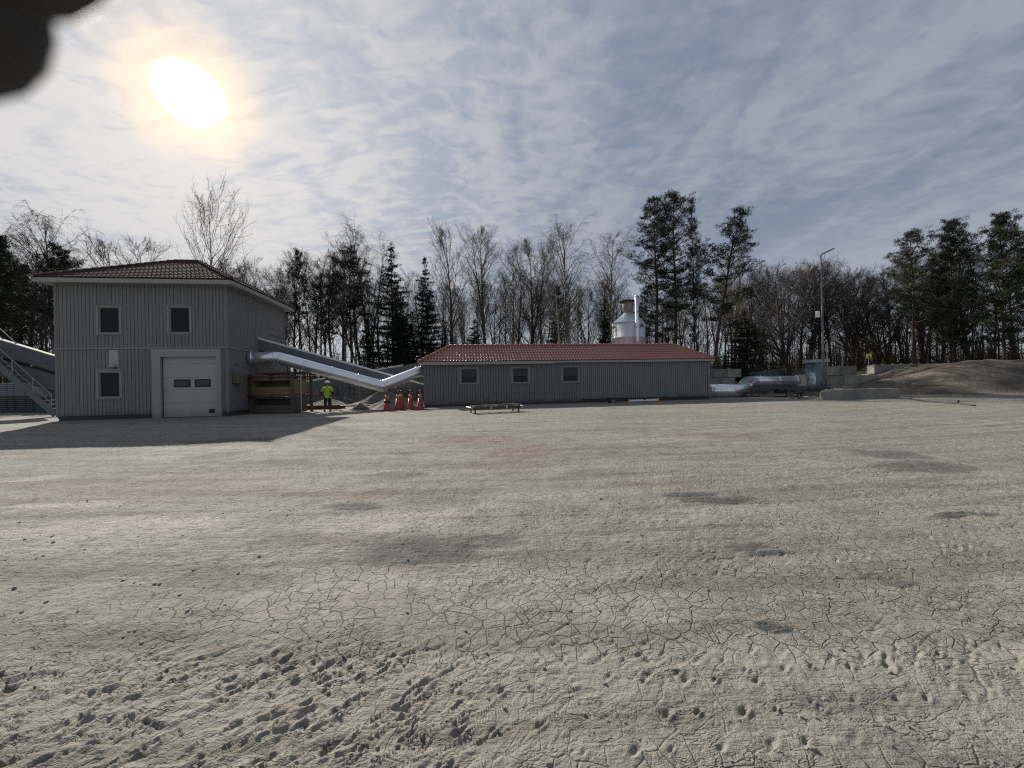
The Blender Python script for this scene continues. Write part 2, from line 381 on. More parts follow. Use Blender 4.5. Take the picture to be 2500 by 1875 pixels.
    tr = sum(np.exp(-((y-(y0+s*x+.006*x*x))/.75)**2) for y0, s in ((6.5, .05), (5.2, .09), (7.9, .02)))*(1-sstep(-1, 6, x))*.6
    z = h
    global GZ
    def GZ(px_, py_):
        i_ = int(round(((math.log(1) if 0 else ((math.log(math.hypot(px_, py_)/.95)/math.log(300/.95))**(1/1.25)))*(G0-1)))); j_ = int(round((math.degrees(math.atan2(px_, py_))+68)/136*(G1-1)))
        return float(h.reshape(n_r, n_a)[min(max(i_, 0), G0-1)+13, min(max(j_, 0), G1-1)])
    me = bpy.data.meshes.new('yard_ground')
    V = np.stack([x, y, z], 1).astype(np.float32)
    idx = np.arange(n_r*n_a).reshape(n_r, n_a)
    q = np.stack([idx[:-1, :-1], idx[1:, :-1], idx[1:, 1:], idx[:-1, 1:]], -1).reshape(-1, 4)[:, ::-1]
    me.vertices.add(len(V)); me.vertices.foreach_set('co', V.ravel())
    me.loops.add(q.size); me.loops.foreach_set('vertex_index', q.ravel().astype(np.int32))
    me.polygons.add(len(q)); me.polygons.foreach_set('loop_start', np.arange(0, q.size, 4, dtype=np.int32))
    me.update(calc_edges=True); me.shade_smooth()
    col = np.ones((len(V), 4), np.float32)
    col[:, 0] = patches(x, y, DARKP); col[:, 1] = patches(x, y, REDP); col[:, 2] = patches(x, y, LIGHTP)
    a = me.color_attributes.new('stains', 'FLOAT_COLOR', 'POINT'); a.data.foreach_set('color', col.ravel())
    b = me.attributes.new('churned', 'FLOAT', 'POINT')
    prints = sstep(1.3, 1.5, y)*(1-sstep(1.85, 2.1, y))*.8
    b.data.foreach_set('value', np.clip(np.maximum.reduce([rm, tr, prints*.9, sstep(11, 15, y)]), 0, 1).astype(np.float32))
    me.materials.append(ground_mat())
    o = bpy.data.objects.new('yard_ground', me); COL.objects.link(o)
    return tag(o, 'dusty beige yard of cracked dried mud with wheel tracks', None, kind='structure')
def ground_mat():
    m = bpy.data.materials.new('dried mud'); m.use_nodes = True; t = NT(m.node_tree); b = t.n['Principled BSDF']
    P = t.new('ShaderNodeTexCoord').outputs['Object']
    at_ = t.new('ShaderNodeAttribute'); at_.attribute_name = 'stains'; s = t.n.new('ShaderNodeSeparateColor'); t.l.new(at_.outputs['Color'], s.inputs[0])
    ch = t.new('ShaderNodeAttribute'); ch.attribute_name = 'churned'; chur = ch.outputs['Fac']
    x, y, z = t.sep(P)[:3]
    wp = t.n.new('ShaderNodeTexNoise'); wp.inputs['Scale'].default_value = 3.5; wp.inputs['Detail'].default_value = 4; t.l.new(P, wp.inputs['Vector'])
    W = t.vmath('ADD', P, t.vmath('MULTIPLY', t.vmath('SUBTRACT', wp.outputs['Color'], (.5, .5, .5)), (.11, .11, 0)))
    def vor(sc):
        v = t.new('ShaderNodeTexVoronoi'); v.feature = 'DISTANCE_TO_EDGE'; v.voronoi_dimensions = '2D'; v.inputs['Scale'].default_value = sc
        t.l.new(W, v.inputs['Vector']); return v.outputs['Distance']
    c1 = t.ramp(vor(9.4), .0, .056, 1, 0); c2 = t.ramp(vor(15.0), .0, .07, 1, 0)
    brk = t.ramp(t.noise(P, 2.1, 4), .34, .52)
    crack = t.math('MAXIMUM', t.math('MULTIPLY', c1, t.math('ADD', .25, t.math('MULTIPLY', brk, .75))), t.math('MULTIPLY', c2, t.math('MULTIPLY', brk, .35)))
    calm = t.ramp(chur, .0, .9, 1, .28)
    crack = t.math('MULTIPLY', crack, calm)
    big = t.noise(t.mapping(P, (.16, .34, 1)), 1.0, 5, .6)
    vv = t.math('SUBTRACT', y, t.math('ADD', t.math('MULTIPLY', x, .045), t.math('MULTIPLY', t.math('MULTIPLY', x, x), .006)))
    sx = t.noise(t.comb(t.math('MULTIPLY', x, .16), t.math('MULTIPLY', vv, 3.0), 0), 1.0, 6, .68)          # swept, driven streaks
    mid = t.noise(P, 2.6, 6, .7); fine = t.noise(P, 42, 5, .75); grit = t.noise(P, 160, 3, .8)
    c = t.mix(t.ramp(big, .35, .65), (.268, .251, .215), (.214, .209, .186))
    c = t.mix(t.math('MULTIPLY', t.ramp(sx, .45, .62), .70), c, (.150, .136, .114))
    c = t.mix(t.math('MULTIPLY', t.ramp(mid, .50, .75), .42), c, (.135, .132, .120))
    # pale patches of dry crust, red-brown brick dust, damp grey-green spots
    c = t.mix(t.math('MULTIPLY', s.outputs[2], t.ramp(mid, .25, .65, 1, .45)), c, (.41, .38, .335))
    c = t.mix(t.math('MULTIPLY', t.math('MULTIPLY', s.outputs[1], .8), t.ramp(t.noise(t.mapping(P, (1.2, 5, 1)), 1, 5, .7), .3, .6)), c, (.175, .120, .098))
    c = t.mix(t.math('MULTIPLY', t.math('MULTIPLY', s.outputs[0], .95), t.ramp(t.noise(t.mapping(P, (3, 6, 1)), 1, 6, .75), .24, .50)), c, (.060, .065, .065))
    c = t.mix(t.math('MULTIPLY', t.ramp(fine, .52, .74), .20), c, (.11, .105, .095))
    c = t.mix(t.math('MULTIPLY', t.ramp(fine, .46, .26), .20), c, (.36, .34, .30))
    c = t.mix(t.math('MULTIPLY', t.ramp(grit, .58, .72), .22), c, (.09, .088, .08))
    st = t.math('ABSOLUTE', t.math('SUBTRACT', t.noise(t.mapping(W, (5.5, 15, 1), (0, 0, -.38)), 1.0, 3, .6), .5))
    stroke = t.math('MULTIPLY', t.ramp(st, .0, .028, 1, 0), t.ramp(t.noise(P, 3.4, 3), .44, .60))
    dots = t.math('MULTIPLY', t.ramp(t.noise(t.mapping(P, (1, 1.8, 1), (0, 0, -.4)), 17, 3, .6), .60, .68), t.ramp(t.noise(P, 1.7, 3), .42, .6))
    stroke = t.math('MAXIMUM', stroke, dots)
    c = t.mix(t.math('MULTIPLY', stroke, .42), c, (.075, .072, .064))
    c = t.mix(t.math('MULTIPLY', crack, .62), c, (.066, .061, .052))
    t.l.new(c, b.inputs['Base Color']); b.inputs['Roughness'].default_value = .93; b.inputs['Specular IOR Level'].default_value = .25
    hgt = t.math('ADD', t.math('MULTIPLY', fine, .011), t.math('MULTIPLY', grit, .003))
    hgt = t.math('ADD', hgt, t.math('MULTIPLY', crack, -.012))
    hgt = t.math('ADD', hgt, t.math('MULTIPLY', t.noise(t.mapping(W, (1, 1.5, 1), (0, 0, .3)), 9, 5, .7), t.math('MULTIPLY', chur, .05)))
    hgt = t.math('ADD', hgt, t.math('MULTIPLY', t.noise(t.mapping(P, (.8, 14, 1), (0, 0, .05)), 1.2, 4, .6), t.math('MULTIPLY', chur, .03)))
    hgt = t.math('ADD', hgt, t.math('MULTIPLY', stroke, -.010))
    bp = t.new('ShaderNodeBump'); bp.inputs['Strength'].default_value = .85; bp.inputs['Distance'].default_value = 1.0
    t.l.new(hgt, bp.inputs['Height']); t.l.new(bp.outputs[0], b.inputs['Normal'])
    return m
make_ground()

def gravel():
    r = random.Random(9); m = MB()
    for i in range(900):
        y = 1.3*(5/1.3)**(r.random()); x = r.uniform(-1.5, 1.5)*y; s_ = r.choice((.003, .004, .005, .006, .008, .012))*(1+.06*y); a = r.uniform(0, 6.28)
        h = s_*r.uniform(.5, 1.1); pts = []
        for k in range(5):
            t_ = a+k*1.257; q = s_*r.uniform(.7, 1.2); pts.append((x+q*math.cos(t_), y+q*math.sin(t_), 0))
        z = GZ(x, y)-.002; m.add([(p[0], p[1], z) for p in pts]+[(x+(p[0]-x)*.6, y+(p[1]-y)*.6, z+h) for p in pts], [tuple((k, (k+1) % 5, 5+(k+1) % 5, 5+k)) for k in range(5)]+[(5, 6, 7, 8, 9)])
    o = m.build('gravel', mat('loose gravel', (.20, .19, .17), .9, var=.5, vscale=40)); tag(o, 'loose small stones scattered over the dried mud', 'gravel', kind='stuff')
gravel()

# ------------------------------------------------------------------ buildings
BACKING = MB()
def clad(mb, L, z0, z1, opens, pitch, P=lambda a, d, z: (a, d, z), th=.028, gap=.024, seed=1):
    """vertical boards over a backing, both with real openings; P maps (along, outward, height) to local space"""
    xs = sorted({0.0, L} | {v for o in opens for v in (o[0], o[1])}); zs = sorted({z0, z1} | {v for o in opens for v in (o[2], o[3])})
    def hit(a, b, c, d): return any(a < o[1]-1e-6 and b > o[0]+1e-6 and c < o[3]-1e-6 and d > o[2]+1e-6 for o in opens)
    def bx(a, b, d0, d1, c, d, mb=mb):
        vs = [P(u, v, w) for w in (c, d) for v in (d0, d1) for u in (a, b)]
        mb.add(vs, [(0, 2, 3, 1), (4, 5, 7, 6), (0, 1, 5, 4), (2, 6, 7, 3), (0, 4, 6, 2), (1, 3, 7, 5)])
    for i in range(len(xs)-1):
        for k in range(len(zs)-1):
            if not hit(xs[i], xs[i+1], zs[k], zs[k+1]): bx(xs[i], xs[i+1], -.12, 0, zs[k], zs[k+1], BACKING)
    n = max(1, round(L/pitch)); w = L/n; rr = random.Random(seed)
    for i in range(n):
        a, b = i*w+gap/2, (i+1)*w-gap/2; cuts = sorted({a, b} | {v for o in opens for v in (o[0], o[1]) if a < v < b})
        e = rr.uniform(-.004, .004); ze = rr.uniform(0, .02) if z0 < 1 else 0
        for j in range(len(cuts)-1):
            p, q = cuts[j], cuts[j+1]; lo = z0+ze; 
            if q-p < .004: continue
            for o in sorted([o for o in opens if p < o[1]-1e-6 and q > o[0]+1e-6], key=lambda o: o[2]):
                if o[2] > lo+.01: bx(p, q, .0015, th+e, lo, o[2])
                lo = max(lo, o[3])
            if z1 > lo+.01: bx(p, q, .0015, th+e, lo, z1)
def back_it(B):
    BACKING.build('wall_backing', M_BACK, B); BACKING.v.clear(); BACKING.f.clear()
def hip_roof(parent, W, D, over, ze, rise, pitch, course, tile, capr, trim, fascia=True, wave=.03):
    x0, x1, y0, y1 = -over, W+over, -over, D+over; hd = (y1-y0)/2
    core = MB(); rx0, rx1, ym = x0+hd, x1-hd, (y0+y1)/2; zt = ze+rise
    core.add([(x0+.02, y0+.02, ze-.02), (x1-.02, y0+.02, ze-.02), (x1-.02, y1-.02, ze-.02), (x0+.02, y1-.02, ze-.02), (rx0, ym, zt-.06), (rx1, ym, zt-.06)],
             [(0, 1, 5, 4), (1, 2, 5), (2, 3, 4, 5), (3, 0, 4), (3, 2, 1, 0)])
    roof = core.build('roof', tile, parent)
    t = MB(); sl = math.hypot(hd, rise); n = max(2, round(sl/course)); up = Vector((0, 0, 1))
    for P, e, L, m in (((x0, y0), (1, 0), x1-x0, (0, 1)), ((x1, y0), (0, 1), y1-y0, (-1, 0)), ((x1, y1), (-1, 0), x1-x0, (0, -1)), ((x0, y1), (0, -1), y1-y0, (1, 0))):
        nrm = Vector((-m[0]*rise, -m[1]*rise, hd)).normalized()
        for j in range(n):
            f0, f1 = j/n, (j+1)/n; a0, a1 = f0*hd, L-f0*hd; b0, b1 = f1*hd, max(L-f1*hd, f1*hd)
            ks = np.arange(math.floor(a0/pitch*12), math.ceil(a1/pitch*12)+1)*pitch/12
            rows = []
            for a in ks:
                u_ = (a/pitch) % 1.0; wv = wave*math.sqrt(max(0.0, 1-((u_-.33)/.34)**2)) if u_ < .67 else -.006*math.sin((u_-.67)/.33*math.pi); aa = min(max(a, a0), a1); bb = min(max(a, b0), b1)
                lo = Vector((P[0]+e[0]*aa+m[0]*f0*hd, P[1]+e[1]*aa+m[1]*f0*hd, ze+rise*f0))
                hi = Vector((P[0]+e[0]*bb+m[0]*f1*hd, P[1]+e[1]*bb+m[1]*f1*hd, ze+rise*f1))
                rows.append((lo, lo+nrm*(wv+.035), lo+nrm*(wv+.035), hi+nrm*(wv+.008)))
            o = len(t.v)
            for r in rows: t.v += [tuple(p) for p in r]
            for i in range(len(rows)-1):
                q = o+4*i; t.f += [(q, q+4, q+5, q+1), (q+2, q+6, q+7, q+3)]
    t.build('roof_tile', tile, roof, smooth=True)
    cap = MB()
    def caps(p, q):
        p, q = Vector(p), Vector(q); k = max(1, round((q-p).length/.36)); d = (q-p)/k
        for i in range(k): cap.tube([p+d*i, p+d*(i+1.06)], [capr*1.12, capr*.9], 8)
    for c, r in (((x0, y0, ze+.03), (rx0, ym, zt+.02)), ((x1, y0, ze+.03), (rx1, ym, zt+.02)), ((x1, y1, ze+.03), (rx1, ym, zt+.02)), ((x0, y1, ze+.03), (rx0, ym, zt+.02))): caps(c, r)
    caps((rx0, ym, zt+.03), (rx1, ym, zt+.03)); cap.build('ridge_cap', tile, roof, smooth=True)
    if fascia:
        f = MB(); h = fascia
        f.box((x0, y0, ze-.03-h), (x1, y0+.03, ze-.03)); f.box((x0, y1-.03, ze-.03-h), (x1, y1, ze-.03))
        f.box((x0, y0+.031, ze-.03-h), (x0+.03, y1-.031, ze-.03)); f.box((x1-.03, y0+.031, ze-.03-h), (x1, y1-.031, ze-.03))
        f.box((x0+.031, y0+.031, ze-.02-h), (x1-.031, y1-.031, ze-.0-h))
        f.build('fascia', trim, parent)
    return roof
def window(parent, o, fr, P=lambda a, d, z: Vector((a, -d, z)), sash=.05, sill=True, trim=None, blind=0.0, flare=.0, depth=.10):
    """o: opening (a0,a1,z0,z1); fr: outer casing (a0,a1,z0,z1)"""
    trim = trim or M_CASE
    def bx(mb, a0, a1, d0, d1, c, d):
        vs = [P(u, v, w) for w in (c, d) for v in (d0, d1) for u in (a0, a1)]
        mb.add(vs, [(0, 2, 3, 1), (4, 5, 7, 6), (0, 1, 5, 4), (2, 6, 7, 3), (0, 4, 6, 2), (1, 3, 7, 5)])
    w = MB()
    bx(w, fr[0], o[0], .024, .052, fr[2], fr[3]); bx(w, o[1], fr[1], .024, .052, fr[2], fr[3])
    bx(w, o[0]+.0005, o[1]-.0005, .024, .052, o[3], fr[3]); bx(w, o[0]+.0005, o[1]-.0005, .024, .052, fr[2], o[2])
    bx(w, fr[0]-.03, fr[1]+.03, .020, .085, fr[3]+.0005, fr[3]+.03)
    win = w.build('window', trim, parent)
    s = MB(); k = sash; d0, d1 = -depth, -depth+.05
    bx(s, o[0], o[0]+k, d0, .012, o[2], o[3]); bx(s, o[1]-k, o[1], d0, .012, o[2], o[3])
    bx(s, o[0]+k, o[1]-k, d0, .012, o[3]-k, o[3]); bx(s, o[0]+k, o[1]-k, d0, .012, o[2], o[2]+k)
    s.build('frame', trim, win)
    g = MB(); g.add([P(o[0]+k, -.045, o[2]+k), P(o[1]-k, -.045, o[2]+k), P(o[1]-k, -.045, o[3]-k), P(o[0]+k, -.045, o[3]-k)], [(0, 1, 2, 3)]); g.build('pane', M_GLASS, win)
    b = MB()
    if blind: bx(b, o[0]+k, o[1]-k, -.16, -.15, o[3]-k-(o[3]-o[2])*blind, o[3]-k); b.build('blind', M_BLIND, win)
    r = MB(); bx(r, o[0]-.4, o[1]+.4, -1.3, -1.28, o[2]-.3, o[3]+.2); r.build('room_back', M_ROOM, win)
    if sill:
        c = MB(); bx(c, fr[0]+.02, fr[1]-.02, .053, .12, o[2]-.05, o[2]-.015); c.build('sill', M_TRIM, win)
    return win

# --- two storey grey building
F1 = Frame((-23.32, 19.74, 0), 7.5); W1, D1 = 8.07, 6.72
def q1(zx, zy): return F1.front(zx/2.765, 480+zy/2.765)
def two_storey():
    B = thing('grey_building', 'tall two storey grey boarded building with dark hipped tile roof and pale garage door', 'building', F1.o, F1.a)
    zb = q1(900, 1024).z; ze = at(85, 675, 19.18).z; wt = ze-.24
    fasc = .22
    R = Frame(F1.o, 7.5)
    zr = at(458, 635, 23.3).z
    W = []
    def rect(a): p, q = q1(a[0], a[3]), q1(a[2], a[1]); return (p.x, q.x, p.z, q.z)
    wins = [((675, 752, 803, 917), (655, 737, 822, 935)), ((1152, 752, 1277, 915), (1132, 737, 1295, 935)), ((678, 1188, 806, 1352), (657, 1168, 826, 1372))]
    WR = [(rect(a), rect(b)) for a, b in wins]
    WR = [((o[0]-.04, o[1]+.04, o[2]-.04, o[3]+.04), f) for o, f in WR]
    jl, jr = q1(1042, 1300).x, q1(1503, 1300).x; jt = q1(1270, 1030).z; dtop = q1(1280, 1083).z
    dl, dr = q1(1103, 1300).x, q1(1471, 1300).x
    pl = .22
    f = MB(); P = lambda a, d, z: (a, -d, z)
    clad(f, W1, zb+.03, wt, [w[0] for w in WR[:2]], .172, P, seed=3)
    f.build('wall', M_WALL, B); back_it(B)
    f = MB(); clad(f, W1, pl, zb-.03, [WR[2][0], (dl-.02, dr+.02, pl-.1, dtop+.02)], .172, P, seed=4)
    f.build('wall', M_WALL, B); back_it(B)
    s = MB(); Ps = lambda a, d, z: (W1+d, a, z)
    clad(s, D1, zb+.03, wt, [], .15, Ps, seed=5); clad(s, D1, pl, zb-.03, [], .15, Ps, seed=6); s.build('wall', M_WALL, B); back_it(B)
    s = MB(); clad(s, D1, pl, wt, [], .17, lambda a, d, z: (-d, a, z), seed=7); s.build('wall', M_WALL, B); back_it(B)
    s = MB(); clad(s, W1, pl, wt, [], .17, lambda a, d, z: (a, D1+d, z), seed=8); s.build('wall', M_WALL, B); back_it(B)
    for (x, y) in ((0, 0), (W1, 0), (W1, D1), (0, D1)):
        c = MB(); sx, sy = (-1 if x == 0 else 1), (-1 if y == 0 else 1)
        c.box((min(x+sx*.045, x-sx*.08), min(y+sy*.045, y-sy*.08), pl-.02), (max(x+sx*.045, x-sx*.08), max(y+sy*.045, y-sy*.08), wt-.003)); c.build('corner_board', M_WALL, B)
    b = MB(); b.box((-.06, -.075, zb-.035), (W1+.075, -.046, zb+.03)); b.box((-.06, -.10, zb+.0305), (W1+.10, -.046, zb+.045))
    b.box((W1+.046, -.0455, zb-.035), (W1+.075, D1+.06, zb+.03)); b.box((W1+.046, -.0455, zb+.0305), (W1+.10, D1+.06, zb+.045)); b.build('string_course', M_TRIM, B)
    p = MB(); p.box((.03, .02, -.3), (W1-.03, D1-.03, pl+.01)); p.build('plinth', M_PLINTH, B)
    cb = MB(); cb.box((.1, .1, wt-.09), (W1-.1, D1-.1, wt-.02)); cb.build('ceiling', M_ROOM, B)
    hip_roof(B, W1, D1, .5, ze, zr-ze, .21, .36, M_TILEB, .11, M_TRIM, fasc, .028)
    for i, (o, fr) in enumerate(WR): window(B, o, fr, P=lambda a, d, z: Vector((a, -d, z)))
    # panel and bulkhead lamp over the lower window
    a, bb = q1(742, 1152), q1(803, 1036); v = MB(); v.box((a.x, -.05, a.z), (bb.x, -.03, bb.z)); v.build('wall_panel', M_DOOR, B)
    lp = q1(772, 1143); l = MB(); l.tube([(lp.x, -.051, lp.z), (lp.x, -.11, lp.z), (lp.x, -.17, lp.z)], [.13, .13, .08], 16); l.build('wall_lamp', M_STEEL, B, True)
    # garage door
    g = MB(); zs = [0.03] + [q1(1290, k).z for k in (1392, 1304, 1219, 1128)] + [dtop-.0]
    g.box((dl, .03, .03), (dr, .06, dtop))
    holes = [rect((1176, 1233, 1285, 1288)), rect((1315, 1231, 1421, 1286)), rect((1412, 1432, 1450, 1460))]
    for k in range(5): g.box((dl, .004, zs[k]+.008), (dr, .0295, zs[k+1]-.008))
    door = g.build('garage_door', M_DOOR, B)
    for h in holes[:2]:
        u = MB(); u.box((h[0], -.016, h[2]), (h[1], .002, h[3])); fr = u.build('window', M_BLACK, door)
        u = MB(); u.box((h[0]+.07, -.022, h[2]+.07), (h[1]-.07, -.018, h[3]-.07)); u.build('pane', mat('dim pane', (.035, .032, .03), .25, var=.5, vscale=5), fr)
    h = holes[2]; u = MB(); u.box((h[0], -.012, h[2]), (h[1], .002, h[3])); u.build('hatch', M_BLACK, door)
    u = MB(); u.box((jl, -.16, 0), (dl-.03, .0, dtop)); u.box((dr+.03, -.16, 0), (jr, .0, dtop)); u.box((jl, -.165, dtop+.002), (jr, .0, jt)); u.build('door_frame', M_TRIM, B)
    # brown switch box and small sign on the side wall
    u = MB(); s0, s1 = F1.side(565, 936, W1), F1.side(590, 909, W1)
    u.box((W1+.03, s0.y, s0.z), (W1+.38, s0.y+.72, s1.z)); u.build('switch_box', M_BOXB, B, bevel=.01)
    u = MB(); s0 = F1.side(572, 889, W1); u.box((W1+.03, s0.y-.1, s0.z-.05), (W1+.05, s0.y+.25, s0.z+.05)); u.build('small_sign', M_CONVL, B)
two_storey()

# --- long low building
F2 = Frame((-5.88, 25.81, 0), 8.3); W2, D2 = 20.82, 3.4
def low_building():
    B = thing('long_low_building', 'long low grey boarded building with glossy red tile roof and three square windows', 'building', F2.o, F2.a)
    def r3(a): p, q = F2.front(a[0], a[3]), F2.front(a[2], a[1]); return (p.x, q.x, p.z, q.z)
    ze = F2.front(1300, 880.5, -.3).z; zr = F2.front(1375, 843.5, 1.7).z
    wt = ze-.17; P = lambda a, d, z: (a, -d, z); pl = .10
    xs = F2.front(1419, 940).x
    WR = [(r3((1126.5, 900, 1164, 935.5)), r3((1120, 896, 1170, 940))), (r3((1252.5, 898.5, 1288.5, 934)), r3((1247, 895, 1293, 938.5))), (r3((1374.5, 896, 1410, 932)), r3((1369.5, 893, 1414.5, 936.5)))]
    f = MB(); clad(f, xs, pl, wt, [w[0] for w in WR], .18, P, seed=11); f.build('wall', M_WALL2, B); back_it(B)
    f = MB(); clad(f, W2-xs, pl+.14, wt, [], .15, lambda a, d, z: (xs+a, -d-.03, z), seed=12, th=.028, gap=.03); f.build('wall', M_WALL, B); back_it(B)
    for L, PP, sd_ in ((D2, lambda a, d, z: (W2+d, a, z), 13), (D2, lambda a, d, z: (-d, a, z), 14), (W2, lambda a, d, z: (a, D2+d, z), 15)):
        f = MB(); clad(f, L, pl, wt, [], .18, PP, seed=sd_); f.build('wall', M_WALL2, B); back_it(B)
    for a, b in (((-.045, -.05, pl-.02), (.08, .08, wt-.003)), ((W2-.12, -.10, pl), (W2+.05, .08, wt-.003)), ((xs-.03, -.075, pl+.02), (xs+.03, -.03, wt-.003))):
        c = MB(); c.box(a, b); c.build('corner_board', M_WALL2 if a[0] < 1 else M_WALL, B)
    p = MB(); p.box((.02, .0, -.3), (W2-.02, D2-.02, pl+.005)); p.box((xs, -.03, -.1), (W2-.02, -.001, pl+.12)); p.build('plinth', M_PLINTH, B)
    cb = MB(); cb.box((.1, .1, wt-.09), (W2-.1, D2-.1, wt-.02)); cb.build('ceiling', M_ROOM, B)
    hip_roof(B, W2, D2, .3, ze, zr-ze, .205, .375, M_TILER, .10, M_TRIM, None, .055)
    x0, x1, y0, y1 = -.3, W2+.3, -.3, D2+.3
    a, b = F2.front(1353, 890, -.3).x, F2.front(1520, 890, -.3).x
    f = MB(); f.box((x0, y0, ze-.21), (a, y0+.03, ze-.02)); f.box((a+.003, y0+.02, ze-.14), (b-.003, y0+.05, ze-.02)); f.box((b, y0-.01, ze-.17), (x1, y0+.03, ze-.02))
    f.box((x0, y0+.031, ze-.2), (x0+.03, y1, ze-.02)); f.box((x1-.03, y0+.031, ze-.2), (x1, y1, ze-.02)); f.box((x0+.031, y1-.03, ze-.2), (x1-.031, y1, ze-.02))
    f.box((x0+.031, y0+.051, ze-.17), (x1-.031, y1-.031, ze-.15)); f.build('fascia', M_TRIM, B)
    for i, (o, fr) in enumerate(WR): window(B, o, fr, blind=(.52, .50, .55)[i], sash=.035, trim=mat('dull casing paint', (.19, .20, .195), .7, var=.15, vscale=3))
low_building()

# ------------------------------------------------------------------ ducts
def duct(name, label, pts, r, seams=1.4, smooth=False):
    zn = M_ZINC2
    """round sheet metal duct: straight runs, mitred bends, raised seam bands"""
    b = thing(name, label, 'duct', (pts[0].x, pts[0].y, 0)); o = Vector(b.location)
    pts = [p-o for p in pts]; dense = []
    rr = r if isinstance(r, (list, tuple)) else [r]*len(pts)
    P, Rd = [], []
    for i, p in enumerate(pts):
        if 0 < i < len(pts)-1 and not smooth:
            d0 = (p-pts[i-1]).normalized(); d1 = (pts[i+1]-p).normalized(); k = rr[i]*.42
            P += [p-d0*k, p, p+d1*k]; P[-2] = p*.80 + (P[-3]+P[-1])*.10; Rd += [rr[i]]*3
        else: P.append(p); Rd.append(rr[i])
    m = MB(); m.tube(P, Rd, 40); m.build('duct_pipe', zn, b, True)
    for i in range(len(pts)-1):
        L = (pts[i+1]-pts[i]).length; n = max(1, int(L/seams))
        if smooth and L < 2.2: continue
        d = (pts[i+1]-pts[i]).normalized()
        for k in range(n+1):
            s_ = L*k/n if 0 < k < n else (rr[i]*.45 if k == 0 else L-rr[i+1]*.45)
            c = pts[i]+d*s_; q = rr[i]+(rr[i+1]-rr[i])*s_/L
            s = MB(); s.tube([c-d*.04, c-d*.028, c+d*.028, c+d*.04], [q+.001, q+.022, q+.022, q+.001], 40, cap=False); s.build('seam_band', zn, b, True)
    return b
P0 = at(604, 874, 22.75); dL = F2.M @ Vector((-.02, 1.1, 0))
duct('ventilation_duct', 'shiny round metal duct bending in a V between the two grey buildings',
     [P0, at(676, 873, 23.5), at(933, 943, 25.3), at(1024, 907, 26.6), Vector((at(1038, 907, 26.9)))], .365)
duct('ventilation_duct', 'thick shiny metal duct with a raised elbow leaving the end of the long low building',
     [at(1722, 954.5, 31.4), at(1792, 954.5, 31.6), at(1806, 953.4, 31.9), at(1815, 948.5, 32.6), at(1819, 941, 33.6), at(1825, 934, 34.5), at(1836, 930.6, 35.2), at(1850, 930.2, 35.4), at(1947, 929.5, 35.4)], [.57, .57, .57, .56, .55, .53, .50, .47, .455], 1.6, smooth=True)

# ------------------------------------------------------------------ conveyors, stairs, stacks
M_CONVP = mat('light grey conveyor cover', (.62, .62, .60), .6, var=.1)
def conveyor(label, p, q, w, hs, rail=False, legs=(), trough=False, name='belt_conveyor', cover=None):
    """p,q: top centre line. pale cover strip on a blue grey side girder, rollers in the gap under it, return beam"""
    p, q = Vector(p), Vector(q); b = thing(name, label, 'conveyor', (p.x, p.y, 0)); o = Vector(b.location); p, q = p-o, q-o
    d = (q-p).normalized(); x = d.cross(Vector((0, 0, 1))).normalized(); up = x.cross(d)
    m = MB(); m.beam(p-up*.06, q-up*.06, w+.06, .12); m.build('cover', cover or M_CONVL, b)
    for s in (-1, 1):
        m = MB(); m.beam(p+x*s*w/2-up*(.125+hs/2), q+x*s*w/2-up*(.125+hs/2), .06, hs)
        m.beam(p+x*s*w/2-up*(.125+hs-.03)-x*s*.0+x*s*.045, q+x*s*w/2-up*(.125+hs-.03)+x*s*.045, .03, .06); m.build('side_girder', M_CONVD, b)
    m = MB(); m.beam(p-up*(.2+hs*.4), q-up*(.2+hs*.4), w-.1, .03); m.build('belt', M_BLACK, b)
    L = (q-p).length; n = int(L/1.2)
    for i in range(n+1):
        m = MB(); c = p+d*(i*L/max(n, 1))-up*(.17+hs)
        m.tube([c-x*w/2, c+x*w/2], .06, 8); m.beam(c-x*w/2-up*.07, c-x*w/2+up*.1, .05, .06); m.beam(c+x*w/2-up*.07, c+x*w/2+up*.1, .05, .06)
        m.build('roller', M_STEEL, b)
    if trough:
        m = MB(); m.beam(p-up*(.23+hs), q-up*(.23+hs), w*.6, .26); m.build('dark_gap_fill', M_BLACK, b)  # black bar added to darken the gap and block the sky behind
        m = MB(); m.beam(p-up*(.33+hs+trough/2), q-up*(.33+hs+trough/2), w*.8, trough); m.build('lower_girder', M_CONVD, b)
    if rail:
        m = MB()
        for i in range(int(L/1.5)+1):
            c = p+d*(i*1.5)+x*(-w/2); m.tube([c, c+Vector((0, 0, .42))], .018, 6)
        m.tube([p+x*(-w/2)+Vector((0, 0, .42))+d*.8, q+x*(-w/2)+Vector((0, 0, .42))], .022, 6); m.build('handrail', M_BLACK, b)
    for f in legs:
        c = p+d*L*f
        m = MB()
        for s in (-1, 1): m.beam(c+x*s*w/2-up*(hs+.1), Vector((c.x+x.x*s*w*.7, c.y+x.y*s*w*.7, -.02)), .09, .09)
        m.beam(Vector((c.x-x.x*w*.6, c.y-x.y*w*.6, (c.z-hs)*.5)), Vector((c.x+x.x*w*.6, c.y+x.y*w*.6, (c.z-hs)*.5)), .06, .06); m.build('leg', M_CONVD, b)
    return b
conveyor('long inclined belt conveyor running down from the side of the tall grey building', at(619, 821, 24.2), at(1060, 944, 28.4), .9, .62, rail=True, legs=(.38,), trough=.0, cover=M_CONVP)
conveyor('far inclined belt conveyor rising behind the V shaped duct', at(700, 938, 31), at(983, 890.5, 33.5), .8, .8, legs=(.1, .5, .92), cover=M_CONVP)
conveyor('inclined belt conveyor sloping down behind the steel staircase', at(-110, 794, 22.3), at(175, 880, 24.5), .9, .75, legs=(), trough=.95)

